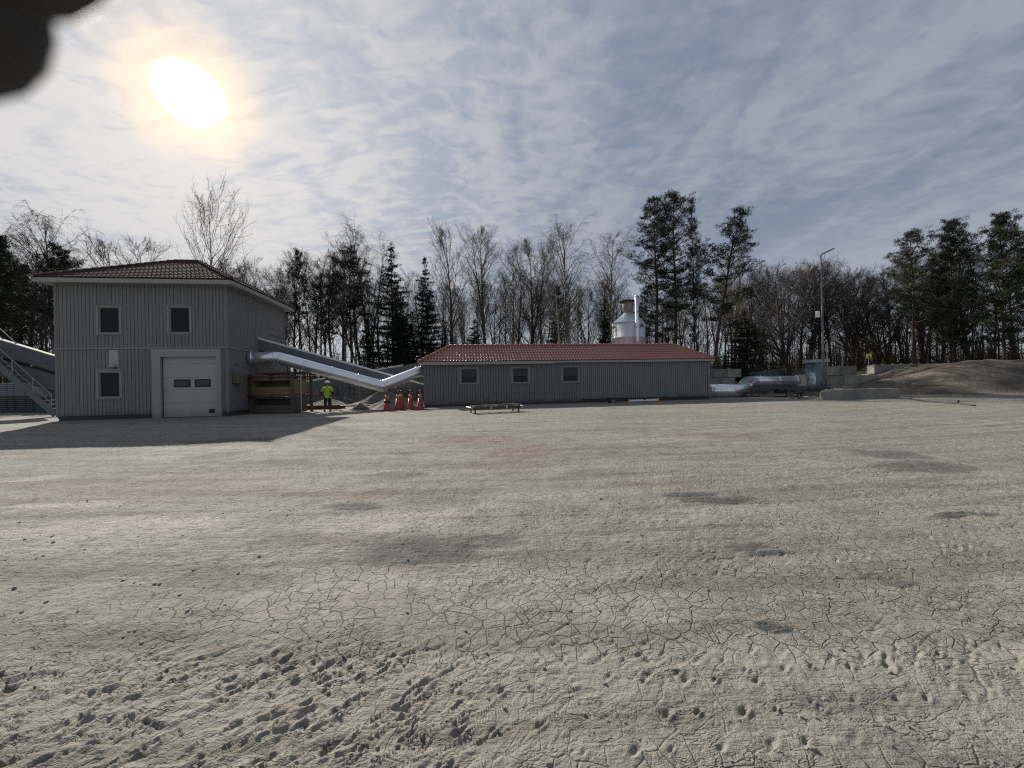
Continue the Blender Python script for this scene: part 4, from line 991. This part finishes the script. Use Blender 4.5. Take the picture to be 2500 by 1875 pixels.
    for k in range(26):
        m = MB(); s = rr.uniform(.05, .17); pts = []
        for (i, j, l) in [(x, y, z_) for x in (-1, 1) for y in (-1, 1) for z_ in (0, 1)]: pts.append((i*s*rr.uniform(.6, 1.1), j*s*rr.uniform(.6, 1.1), l*s*rr.uniform(.8, 1.3)))
        m.add(pts, [(0, 1, 3, 2), (4, 6, 7, 5), (0, 4, 5, 1), (2, 3, 7, 6), (0, 2, 6, 4), (1, 5, 7, 3)])
        o = m.build('rubble_stone', M_CONC); o.location = (G.x+rr.gauss(0, .9), G.y+rr.gauss(.2, .35), -.01); o.rotation_euler = (0, 0, rr.random()*6)
        tag(o, 'small broken concrete stone lying beside the long kerb block', 'stone', 'broken stones at the end of the kerb block')
    # hose lying across the yard
    pts = [gnd(*p)+Vector((0, 0, .02)) for p in ((2180, 973), (2215, 974), (2255, 980), (2300, 984.5), (2338, 986.5), (2380, 991))]
    m = MB(); m.tube(pts, [.045, .05, .05, .045, .05, .04], 8); m.tube([pts[-2], pts[-2]+Vector((.05, .02, .16))], .05, 8)
    o = m.build('rubber_hose', M_BLACK, None, True); tag(o, 'black rubber hose lying on the ground from the end of the kerb block', 'hose')
    # sand bank (terrain)
    n1, n2 = 220, 120; X0, X1, Y0, Y1 = 22.0, 64.0, 24.0, 42.0
    X, Y = np.meshgrid(np.linspace(X0, X1, n1), np.linspace(Y0, Y1, n2))
    foot = 27.2 - .05*(X-30) + .6*np.sin(X*.5) - 1.2*sstep(34, 50, X) + 3.6*(1-sstep(27.5, 33.5, X)); up = sstep(-.05, 1, (Y-foot)/(6.4))
    ramp = sstep(25.8, 40, X)
    Z = 2.45*up*ramp**.8 + .0
    st = (X*.45+Y*.9); Z += .15*np.sin(st*2.1+fbm(X, Y, .3, 3, 5)*6)*np.clip(up*4, 0, 1)*ramp
    Z += 1.15*np.exp(-(((X-40.5)/4.2)**2+((Y-29.3)/2.3)**2)) + .7*np.exp(-(((X-36.0)/2.5)**2+((Y-30.0)/1.6)**2))
    Z += (fbm(X, Y, .9, 5, 12)-.47)*.42*np.clip(Z*1.2, 0, 1) - .05 - .3*(1-sstep(25.0, 26.2, X)) - .3*(1-sstep(24.2, 26.2, Y))
    mb = MB(); mb.v = [(float(a), float(b), float(c)) for a, b, c in zip(X.ravel(), Y.ravel(), Z.ravel())]
    mb.f = [(i*n1+j, i*n1+j+1, (i+1)*n1+j+1, (i+1)*n1+j) for i in range(n2-1) for j in range(n1-1)]
    o = mb.build('sand_bank', M_SAND, None, True); tag(o, 'broad brown sand bank sloping up against the block wall', None, kind='structure')
right_side()

# ------------------------------------------------------------------ trees
class Tree:
    """collects trunk tubes and crown geometry with numpy-free lists"""
    def __init__(s, seed): s.r = random.Random(seed); s.trunk = MB(); s.twig = MB(); s.leaf = MB()
    def rv(s, k=1.0): r = s.r; return Vector((r.uniform(-k, k), r.uniform(-k, k), r.uniform(-k, k)))
    def path(s, p, d, L, n, wob, lift=0.0):
        pts = [p.copy()]; d = d.normalized()
        for i in range(n):
            d = (d + s.rv(wob) + Vector((0, 0, lift))).normalized(); pts.append(pts[-1]+d*(L/n))
        return pts
    def spray(s, c, n, R, l, w, flat=1.0, droop=0.0):
        r = s.r
        for _ in range(n):
            u = s.rv().normalized()*R*r.random()**.5; u.z *= flat*.75; p = c+u
            d = (u.normalized()*.8+s.rv(.7)+Vector((0, 0, .25-droop))).normalized(); a = d.cross(s.rv()).normalized()*w*r.uniform(.6, 1.2); L = l*r.uniform(.6, 1.3)
            s.leaf.add([p-a, p+a, p+d*L], [(0, 1, 2)])
def root_tree(name, T, bark, twig, leaf=None):
    t = thing(name, '', 'tree'); T.trunk.build('trunk', bark, t, True)
    if T.leaf.f:
        T.leaf.build('foliage', leaf, t)
        if T.twig.f: T.twig.build('branches', bark, t)
    else: T.twig.build('crown', twig, t)
    return t
def bare(seed, H=14.0, spread=.30, nb=34, start=.28, lift=.16, sub=6, tw=6, droop=0.0, thick=1.0, fork=False, tr=.0115, ang=.85):
    T = Tree(seed); r = T.r
    stems = [T.path(Vector((0, 0, -.2)), Vector((r.uniform(-.05, .05), r.uniform(-.05, .05), 1)), H*1.01, 12, .045, .03)]
    if fork:
        i = r.randint(3, 5); stems.append([stems[0][i]] + T.path(stems[0][i], Vector((r.choice((-1, 1))*.35, r.uniform(-.3, .3), 1)), H*.62, 8, .06, .10)[1:])
    for si, st in enumerate(stems):
        n = len(st); R0 = .013*H*thick*(1 if si == 0 else .6)
        T.trunk.tube(st, [max(.014, R0*(1-i/(n-1))**1.0+.012) for i in range(n)], 7)
        cnt = nb if si == 0 else nb//2
        for b in range(cnt):
            f = start+(1-start)*(b+r.random())/cnt if si == 0 else .15+.85*(b+r.random())/cnt; f = min(f, .985)
            k = f*(n-1); i = int(k); p = st[i].lerp(st[min(i+1, n-1)], k-i); az = r.uniform(0, 6.283)
            d = Vector((math.cos(az), math.sin(az), ang*r.uniform(.6, 1.5))); L = H*spread*(.35+.75*math.sin(min(3.0, .5+2.3*max(0, f-start)/(1-start))))*r.uniform(.65, 1.15)
            if f > .9: L *= .6
            br = T.path(p, d, L, 5, .13, lift); rb = max(.014, R0*.42*(1-f)+.013)
            T.twig.tube(br, [rb, rb*.8, rb*.62, rb*.46, rb*.34, rb*.22], 4, False)
            for q in range(sub):
                g = .25+.75*(q+r.random())/sub; kk = g*5; ii = min(int(kk), 4); pp = br[ii].lerp(br[ii+1], kk-ii)
                dd = (br[ii+1]-br[ii]).normalized()*.7+T.rv(.75)+Vector((0, 0, .15)); LL = L*.42*(1.2-g*.6)*r.uniform(.6, 1.2)
                sb = T.path(pp, dd, LL, 3, .16, lift*.7-droop*.5); T.twig.tube(sb, [tr*1.2, tr*.9, tr*.7, tr*.45], 3, False)
                for w in range(tw):
                    g2 = .15+.85*(w+r.random())/tw; k2 = g2*3; i2 = min(int(k2), 2); p2 = sb[i2].lerp(sb[i2+1], k2-i2)
                    d2 = (sb[i2+1]-sb[i2]).normalized()*.6+T.rv(.8)+Vector((0, 0, .12-droop)); L2 = LL*.45*r.uniform(.5, 1.2)+.15
                    w2 = T.path(p2, d2, L2, 2, .2, -droop*.8); T.twig.tube(w2, [tr*.6, tr*.5, tr*.3], 3, False)
    return T
def pine(seed, H=18.0, start=.42, width=.20, nb=58, clump=9, lean=0.0, leafn=20, top=.35, dens=1.0, R=.34):
    T = Tree(seed); r = T.r; n = 14
    st = [Vector((lean*H*(i/n)**1.6+math.sin(i*.9+seed)*.05, math.sin(i*.7+seed)*.08, -.2+H*i/n)) for i in range(n+1)]
    T.trunk.tube(st, [max(.02, .0125*H*(1-.93*(i/n))) for i in range(n+1)], 8)
    for b in range(nb):
        f = start+(1-start)*((b+r.random())/nb)**.92; k = f*n; i = min(int(k), n-1); p = st[i].lerp(st[i+1], k-i)
        az = b*2.4+r.uniform(-.5, .5); g = (f-start)/(1-start)
        L = H*width*(math.sin(min(1, g*1.6+.28)*1.9)*.75+.25)*(1-g**3*.78)*r.uniform(.55, 1.2)
        if r.random() < .12: L *= 1.3
        d = Vector((math.cos(az), math.sin(az), -.05+.75*g+r.uniform(-.15, .2))); br = T.path(p, d, L, 5, .12, .07)
        rb = .018+.012*L; T.twig.tube(br, [rb, rb*.85, rb*.7, rb*.55, rb*.4, rb*.25], 4, False)
        nc = max(2, int(clump*dens*(L/(H*width)+.25)))
        for c in range(nc):
            gg = .35+.65*(c+r.random())/nc; kk = gg*5; ii = min(int(kk), 4); pp = br[ii].lerp(br[ii+1], kk-ii)
            o = T.rv(1.0); o.z = abs(o.z)*.55; o *= L*.26
            T.twig.tube([pp, pp+o], [.012, .008], 3, False)
            T.spray(pp+o, int(leafn*1.35), R*r.uniform(.6, 1.15), .23, .026, .55)
    T.spray(st[-1], 40, .35, .26, .03)
    for s_ in range(int(6)):
        a = r.uniform(0, 6.28); p = st[n-2]+Vector((math.cos(a)*.4, math.sin(a)*.4, r.uniform(-.3, .8))); T.spray(p, 22, .3, .25, .03)
    if start > .3:                                     # dead stubs under the crown
        for b in range(9):
            k = r.uniform(.12, start)*n; i = int(k); az = r.uniform(0, 6.28); br = T.path(st[i].lerp(st[i+1], k-i), Vector((math.cos(az), math.sin(az), -.1)), H*.07*r.uniform(.5, 1.4), 3, .2); T.twig.tube(br, [.02, .015, .01, .006], 3, False)
    return T
def spruce(seed, H=15.0, width=.20, start=.04):
    T = Tree(seed); r = T.r
    T.trunk.tube([(0, 0, -.2), (0.03, 0, H*.5), (0, 0, H)], [.011*H, .006*H, .012], 7)
    nw = int(H*2.7)
    for w in range(nw):
        for b in range(7 if w < nw*.8 else 4):
            f = start+(1-start)*min(.995, (w+r.uniform(-2.6, 2.6))/nw if w > 3 else w/nw); z = f*H; Lm = H*width*(1-f)**.88*(1+.22*math.sin(w*1.9))+.10
            az = r.uniform(0, 6.28); L = Lm*r.uniform(.55, 1.15); dz = -.35*(1-f)+.15
            br = T.path(Vector((0, 0, z)), Vector((math.cos(az), math.sin(az), dz)), L, 4, .06, .045); T.twig.tube(br, [.02, .016, .012, .009, .005], 3, False)
            m = max(3, int(L*9))
            for k in range(m):
                g = .12+.88*(k+r.random())/m; kk = g*4; ii = min(int(kk), 3); pp = br[ii].lerp(br[ii+1], kk-ii); side = (br[ii+1]-br[ii]).cross(Vector((0, 0, 1))).normalized()*r.choice((-1, 1))
                q = pp+side*(1-g*.6)*L*.22*r.random()
                T.spray(q, 5, .16, .26, .04, .5, .75)
    T.leaf.add([(-.02, 0, H-.3), (.02, 0, H-.3), (0, 0, H+.35)], [(0, 1, 2)])
    return T

PROTO = {}
def reg(kind, T, name, bark, twig, leaf=None, H=1): PROTO[kind] = [root_tree(name, T, bark, twig, leaf), H, False]
reg('bareA', bare(1, 14, .25, 34, .34, .04, sub=7, tw=8, ang=1.0), 'bare_tree', M_BARK, M_TWIG, H=14)
reg('bareB', bare(2, 15, .24, 32, .40, .06, fork=True, sub=7, tw=8, ang=1.3), 'bare_tree', M_BARK, M_TWIG, H=15)
reg('bareC', bare(3, 14, .25, 30, .30, .07, sub=7, tw=8, ang=1.4), 'bare_tree', M_BARK, M_TWIGB, H=14)
reg('bareD', bare(4, 13, .33, 34, .26, .06, fork=True, thick=1.2, sub=8, tw=8), 'bare_tree', M_BARK, M_TWIG, H=13)
reg('birchA', bare(5, 16, .22, 40, .36, .03, droop=.50, tw=9, sub=7, tr=.0095, ang=1.2), 'birch_tree', M_BIRCH, M_TWIG, H=16)
reg('birchB', bare(6, 16, .21, 34, .42, .06, droop=.22, tw=8, sub=7, tr=.0095, fork=True, ang=1.4), 'birch_tree', M_BIRCH, M_TWIGB, H=16)
reg('round', bare(7, 20, .36, 36, .42, .13, sub=7, tw=5, tr=.019, ang=.75, thick=1.15), 'round_bare_tree', M_BARK, M_TWIG, H=20)
reg('lean', bare(8, 13, .32, 32, .30, .07, thick=1.5, fork=True, sub=8, tw=9), 'bare_tree', M_BARK, M_TWIG, H=13)
reg('pineN', pine(11, 18, .26, .16, 66, 10, leafn=24, R=.36), 'pine_tree', M_BARKP, None, M_PINE, 18)
reg('pineW', pine(12, 18, .40, .20, 48, 11, leafn=32, R=.42), 'pine_tree', M_BARKP, None, M_PINE, 18)
reg('pineL', pine(13, 17, .38, .19, 36, 11, lean=.17, leafn=30, R=.40), 'pine_tree', M_BARKP, None, M_PINE, 17)
reg('pineS', pine(14, 13, .52, .17, 36, 9, R=.28, leafn=22), 'pine_tree', M_BARKP, None, M_PINE, 13)
reg('pineD', pine(15, 15, .26, .24, 74, 12, R=.42, leafn=36), 'dense_pine_tree', M_BARKP, None, M_PINE, 15)
reg('spruceA', spruce(21, 15, .25), 'spruce_tree', M_BARK, None, M_SPRUCE, 15)
reg('spruceB', spruce(22, 13, .28), 'spruce_tree', M_BARK, None, M_SPRUCE, 13)
TR = random.Random(99)
def plant(kind, px, topy, Y, label, group=None, wide=1.0, rot=None, lean=0.0, cat='tree'):
    P = PROTO[kind]
    if 560 < px < 1350: Y += 12
    t = copy_tree(P[0]) if P[2] else P[0]; P[2] = True
    top = at(px, topy, Y); s = top.z/P[1]; base = at(px, 900, Y)
    t.location = (base.x, Y, 0); t.scale = (s*wide, s*wide, s); t.rotation_euler = (0, lean, TR.uniform(0, 6.28) if rot is None else rot)
    t['label'] = label
    if group: t['group'] = group
    return t
# trees one can tell apart
for a in [
    ('pineN', 1606, 484, 41, 'tall dense pine rising behind the silo, first of the three tallest pines', None, 1.05),
    ('pineW', 1652, 476, 40.5, 'tallest dark pine with a bare trunk, middle of the three tallest pines', None, .82, 2.0),
    ('pineL', 1742, 514, 39.5, 'tall dark pine leaning towards the lamp pole near the red roof end', None, 1.0, 0.0),
    ('pineN', 1697, 486, 42.5, 'slender pine top forking out beside the tallest pine', None, .32, 1.0),
    ('spruceA', 960, 592, 42, 'tall pointed dark spruce above the duct bend', None, .95),
    ('spruceB', 1043, 628, 43, 'pointed dark spruce above the red roof corner', None, .72),
    ('pineS', 858, 608, 44, 'round topped pine standing alone left of the pointed spruce', None, .92),
    ('pineS', 733, 612, 46, 'narrow pine crown close to the eave of the tall building', None, .45),
    ('pineS', 785, 672, 43, 'small pine crown among bare trees above the conveyor', None, .5),
    ('pineS', 815, 690, 45, 'smallest pine crown beside the round topped pine', None, .45),
    ('round', 524, 508, 46, 'large round crowned leafless tree behind the dark tile roof', None, .62),
    ('pineD', 8, 585, 34, 'big dark pine at the edge of the picture beyond the staircase', None, .62),
    ('pineS', 150, 602, 42, 'bushy pine rising behind the eave corner of the tall building', None, .85),
    ('birchA', 148, 538, 52, 'fine twigged birch rising above the pine by the eave corner', None, 1.0),
    ('birchB', 905, 566, 49, 'tall slim birch pair just left of the pointed spruce', None, 1.0),
    ('bareC', 1097, 566, 48, 'tall budding tree directly above the corner of the red roof', None, .95),
    ('bareB', 1187, 578, 50, 'pale leafless tree with steep forked limbs over the red roof', None, .9),
    ('birchA', 1245, 610, 48, 'yellowish birch with drooping twigs over the middle window', None, .8),
    ('bareD', 1292, 606, 47, 'leafless tree with a spreading crown left of the big birch', None, .8),
    ('birchA', 1404, 560, 45, 'big birch with drooping twigs, tallest over the red roof middle', None, 1.15),
    ('birchB', 1484, 590, 50, 'pale fine twigged birch between the big birch and the silo', None, 1.05),
    ('bareA', 376, 602, 60, 'distant leafless tree peeping over the middle of the dark roof', None, .9),
    ('bareC', 262, 596, 58, 'distant leafless tree peeping over the dark roof near its eave corner', None, 1.1),
    ('bareA', 70, 585, 50, 'leafless tree between the dark edge pine and the birch', None, 1.2),
    ('pineN', 1365, 700, 43, 'short dark pine among bare trees left of the silo', None, .8),
    ('spruceB', 1160, 780, 42, 'low bushy spruce over the corner of the red roof', None, 1.3),
    ('spruceB', 1355, 760, 46, 'low dark spruce among the trunks above the third window', None, .9),
    ('spruceB', 1480, 730, 44, 'young conifer directly left of the silo top', None, .6),
    ('spruceB', 1820, 760, 40, 'dark young spruce behind the end of the red roof', None, 1.5),
    ('spruceB', 900, 780, 44, 'low dark spruce under the pointed spruce, left side', None, 1.2),
    ('spruceB', 1010, 760, 45, 'low dark spruce between the two pointed spruces', None, 1.2),
    ('spruceB', 980, 740, 41, 'low broad spruce at the foot of the tall pointed spruce', None, 1.1),
    ('spruceB', 1090, 800, 40, 'lowest bushy spruce touching the red roof corner', None, 1.2),
    ('pineW', 2232, 568, 38, 'dark pine first after the bare thicket above the sand bank', None, .8),
    ('pineD', 2328, 546, 36, 'broad dark pine above the middle of the sand bank', None, .62),
    ('pineD', 2452, 530, 33, 'tallest dark pine above the high part of the sand bank', None, .6),
    ('pineW', 2540, 560, 34, 'dark pine at the outer edge of the picture above the sand bank', None, .9),
    ('pineS', 2290, 660, 41, 'lower shaggy pine behind the first dark pine', None, .7),
]: plant(*a)
# right thicket: heavy leafless trees, partly leaning
GT = 'leafless trees in the thicket behind the block walls'
for i in range(27):
    px = 1800+i*19.5+TR.uniform(-8, 8); k = TR.choice(['lean', 'bareD', 'lean', 'bareA', 'bareB'])
    env = 642+22*abs(math.sin(px*.011)) + (40 if px > 2180 else 0) + (40 if px < 1850 else 0)
    plant(k, px, env+TR.uniform(0, 40), TR.uniform(39.5, 54), 'leafless tree in the dense thicket behind the concrete block walls', GT, TR.uniform(.9, 1.25), None, TR.uniform(-.16, .03))
GL = 'leafless trees in the wood behind the buildings'
def env_top(px):
    return (645 if px < 860 else 682) + 22*math.sin(px*.013)+14*math.sin(px*.041)
for i in range(84):
    px = 560+i*15.0+TR.uniform(-9, 9); Y = TR.uniform(41, 68)
    k = TR.choice(['bareA', 'bareB', 'bareC', 'bareC', 'bareB', 'birchB', 'birchA'])
    plant(k, px, env_top(px)+TR.uniform(-10, 75), Y, 'slender leafless tree in the wood behind the buildings', GL, TR.uniform(.75, 1.05), None, TR.uniform(-.03, .03))
for i in range(16):
    px = -60+i*14+TR.uniform(-8, 8)
    plant(TR.choice(['bareA', 'bareB', 'bareC', 'pineS']), px, 640+TR.uniform(-20, 70), TR.uniform(36, 55), 'slender tree in the wood beyond the staircase', 'trees beyond the staircase', .8)
for i in range(9):
    px = 2170+i*42+TR.uniform(-12, 12)
    plant(TR.choice(['bareA', 'lean', 'bareD', 'pineS']), px, 620+TR.uniform(-10, 60), TR.uniform(42, 52), 'slender tree among the dark pines above the sand bank', 'trees among the dark pines above the sand bank', .9)

# understorey: brush that nobody could count
def brush():
    r = random.Random(77); m = MB()
    def bush(x, y, H):
        for s in range(11):
            az = r.uniform(0, 6.28); d = Vector((math.cos(az)*.45, math.sin(az)*.45, 1)); p = Vector((x+r.uniform(-.5, .5), y+r.uniform(-.5, .5), 0)); pts = [p]
            for k in range(3): d = (d+Vector((r.uniform(-.25, .25), r.uniform(-.25, .25), .05))).normalized(); pts.append(pts[-1]+d*H/3)
            m.tube(pts, [.025, .018, .012, .006], 3, False)
            for k in range(9):
                q = pts[r.randint(1, 3)].lerp(pts[r.randint(1, 3)], r.random()); dd = Vector((r.uniform(-1, 1), r.uniform(-1, 1), r.uniform(-.1, 1))).normalized()*H*.28
                m.tube([q, q+dd], [.011, .005], 3, False)
            for k in range(10):
                q = pts[r.randint(0, 3)]+Vector((r.uniform(-.6, .6), r.uniform(-.6, .6), r.uniform(-.5, .3))); a = Vector((r.uniform(-1, 1), r.uniform(-1, 1), r.uniform(-1, 1)))*.10; b = Vector((r.uniform(-1, 1), r.uniform(-1, 1), r.uniform(-1, 1)))*.16
                m.add([q, q+a, q+b], [(0, 1, 2)])
    for i in range(330):
        px = r.uniform(700, 2560); Y = r.uniform(39.5, 60); p = at(px, 900, Y); bush(p.x, Y, r.uniform(1.8, 4.2)*(1.35 if px > 1750 else 1.0))
    for i in range(60):
        px = r.uniform(-120, 260); Y = r.uniform(36, 52); p = at(px, 900, Y); bush(p.x, Y, r.uniform(2, 4.5))
    o = m.build('undergrowth', M_BRUSH); tag(o, 'dark tangled brush and saplings along the foot of the wood', 'undergrowth', kind='stuff')
brush()

# far wood behind everything that reads as one mass
def far_wood():
    r = random.Random(78); m = MB()
    for i in range(1500):
        a = math.radians(r.uniform(-62, 62)); R = r.uniform(70, 115); x, y = R*math.sin(a), R*math.cos(a); H = r.uniform(5, 11)
        m.tube([(x, y, 0), (x+r.uniform(-.4, .4), y, H*.6), (x+r.uniform(-.8, .8), y, H)], [.12, .07, .02], 3, False)
        for k in range(12):
            z = H*r.uniform(.15, .98); d = Vector((r.uniform(-1, 1), r.uniform(-1, 1), r.uniform(.3, 1.2)))*H*.13; m.tube([(x, y, z), (x+d.x, y+d.y, z+d.z)], [.035, .012], 3, False)
    o = m.build('distant_wood', M_TWIG); tag(o, 'distant leafless wood seen between the nearer trunks', 'wood', kind='stuff')
far_wood()

# ------------------------------------------------------------------ person
def skin_mesh(name, verts, edges, radii, m, parent, loc, rootv=0, sub=2, rot=0.0):
    me = bpy.data.meshes.new(name); me.from_pydata(verts, edges, []); o = bpy.data.objects.new(name, me); COL.objects.link(o)
    md = o.modifiers.new('skin', 'SKIN'); md.use_smooth_shade = True
    for i, rr in enumerate(radii): me.skin_vertices[0].data[i].radius = rr if isinstance(rr, tuple) else (rr, rr)
    me.skin_vertices[0].data[rootv].use_root = True
    s = o.modifiers.new('sub', 'SUBSURF'); s.levels = sub; s.render_levels = sub
    dg = bpy.context.evaluated_depsgraph_get(); e = bpy.data.meshes.new_from_object(o.evaluated_get(dg)); bpy.data.objects.remove(o)
    e.materials.clear(); e.materials.append(m); e.shade_smooth(); e.name = name
    o = bpy.data.objects.new(name, e); COL.objects.link(o)
    if parent is not None: o.parent = parent
    o.location = loc; return o
def person():
    g = gnd(800, 1005.5)
    t = thing('person', 'person in a bright yellow work jacket, dark trousers and white helmet walking away', 'person', (g.x, g.y, 0), math.radians(12))
    t.scale = (1.03, 1.03, 1.0)
    # the figure faces +y (away from the viewer); elbows out, hands held in front at the waist
    V = [(0, 0, .95), (0, 0, 1.15), (0, .01, 1.38), (0, .02, 1.50), (0, .04, 1.60), (0, .05, 1.72),
         (.10, 0, .92), (.11, .12, .52), (.11, .06, .10), (.12, .20, .04),
         (-.10, 0, .92), (-.10, -.02, .52), (-.11, -.20, .12), (-.12, -.10, .03),
         (.20, .0, 1.42), (.31, -.05, 1.16), (.33, .12, .98), (.33, .18, .94),
         (-.20, .0, 1.42), (-.31, -.04, 1.16), (-.34, .10, .95), (-.34, .16, .90)]
    E = [(0, 1), (1, 2), (2, 3), (3, 4), (4, 5), (0, 6), (6, 7), (7, 8), (8, 9), (0, 10), (10, 11), (11, 12), (12, 13), (2, 14), (14, 15), (15, 16), (16, 17), (2, 18), (18, 19), (19, 20), (20, 21)]
    Rr = [(.15, .11), (.15, .11), (.17, .11), .055, (.075, .09), (.065, .08), .085, .06, .045, .04, .085, .06, .045, .04, .065, .045, .032, .03, .065, .045, .032, .03]
    for s, b in ((1, 17), (-1, 21)):
        bx, by, bz = V[b]
        for k, (dx, dy, dz, l) in enumerate(((-.035, .06, .015, 1.0), (-.012, .075, .0, 1.1), (.01, .072, -.01, 1.05), (.03, .06, -.02, .85), (-.05*s, .02, .04, .8))):
            i = len(V); V.append((bx+dx*s*.6, by+dy*.55*l, bz+dz)); V.append((bx+dx*s, by+dy*l, bz+dz-.03)); E += [(b, i), (i, i+1)]; Rr += [.010, .009]
    skin_mesh('body', V, E, Rr, mat('skin', (.42, .25, .17), .6), t, (0, 0, 0))
    jv = [(0, -.005, .84), (0, -.005, 1.0), (0, 0, 1.2), (0, .005, 1.38), (0, .02, 1.49), (.19, .0, 1.43), (.30, -.05, 1.20), (-.19, 0, 1.43), (-.30, -.04, 1.20)]
    skin_mesh('jacket', jv, [(0, 1), (1, 2), (2, 3), (3, 4), (3, 5), (5, 6), (3, 7), (7, 8)], [(.20, .155), (.205, .16), (.21, .15), (.19, .135), (.085, .085), (.105, .10), (.085, .075), (.105, .10), (.085, .075)], mat('high visibility yellow', (.30, .46, .03), .7, var=.12, vscale=6), t, (0, 0, 0), 1)
    jv = [(.300, -.05, 1.21), (.315, -.045, 1.15), (.325, .08, 1.01), (.33, .13, .97)]
    jv2 = [(-x, y, z-.01) for x, y, z in jv]
    skin_mesh('sleeve', jv, [(0, 1), (1, 2), (2, 3)], [.072, .066, .05, .045], M_BLACK, t, (0, 0, 0)); skin_mesh('sleeve', jv2, [(0, 1), (1, 2), (2, 3)], [.072, .066, .05, .045], M_BLACK, t, (0, 0, 0))
    tv = [(0, 0, .92), (.10, .01, .88), (.11, .11, .52), (.11, .06, .12), (-.10, .0, .88), (-.10, -.02, .52), (-.11, -.19, .14)]
    skin_mesh('trousers', tv, [(0, 1), (1, 2), (2, 3), (0, 4), (4, 5), (5, 6)], [(.17, .12), .115, .09, .075, .115, .09, .075], mat('dark trousers', (.014, .015, .02), .85), t, (0, 0, 0))
    for bv in ([(.11, .03, .10), (.11, .05, .05), (.12, .22, .045)], [(-.11, -.21, .13), (-.115, -.20, .07), (-.12, -.05, .045)]):
        skin_mesh('boot', bv, [(0, 1), (1, 2)], [.07, .062, .05], M_BLACK, t, (0, 0, 0))
    m = MB(); m.lathe([(.148, 0), (.145, .05), (.12, .11), (.07, .145), (.02, .155)], 20, (0, .045, 1.715)); m.lathe([(.165, -.012), (.165, 0), (.14, .006)], 20, (0, .05, 1.715)); m.build('helmet', M_WHITE, t, True)
    for s in (-1, 1):
        m = MB(); m.beam((s*.07, -.115, 1.475), (s*.19, -.09, 1.455), .03, .05); m.build('reflective_patch', mat('reflective tape', (.8, .8, .78), .3), t)
    m = MB(); m.lathe([(.100, .0), (.103, .04), (.10, .08)], 16, (0, .03, 1.62)); m.build('hair', M_BLACK, t, True)
person()

# ------------------------------------------------------------------ fingertips resting on the edge of the lens
def fingers():
    sk = mat('backlit finger', (.035, .033, .033), .75, var=.2, vscale=300)  # near-black colour holds the backlit shade of the fingers
    def P(px, py, d): return Vector((0, 0, EYE)) + ROT @ (Vector(((px-1250)/FPX, -(py-937.5)/FPX, -1))*d)
    t = thing('hand', 'dark out of focus fingertips reaching into the corner of the view', 'hand', P(-400, -700, .03))
    o = Vector(t.location)
    for name, tip, root, r in (('finger', (-88, 78), (-900, -620), .0088), ('finger', (74, -66), (-560, -1100), .0080), ('finger', (305, -190), (-60, -1250), .0074)):
        a, b = P(*tip, .026)-o, P(*root, .030)-o
        v = [a, a.lerp(b, .28), a.lerp(b, .62), b]; skin_mesh(name, [tuple(x) for x in v], [(0, 1), (1, 2), (2, 3)], [r*.86, r, r*.98, r*1.05], sk, t, (0, 0, 0), 3)
fingers()
for k, P in PROTO.items():
    if not P[2]:
        for c in list(P[0].children): bpy.data.objects.remove(c)
        bpy.data.objects.remove(P[0])
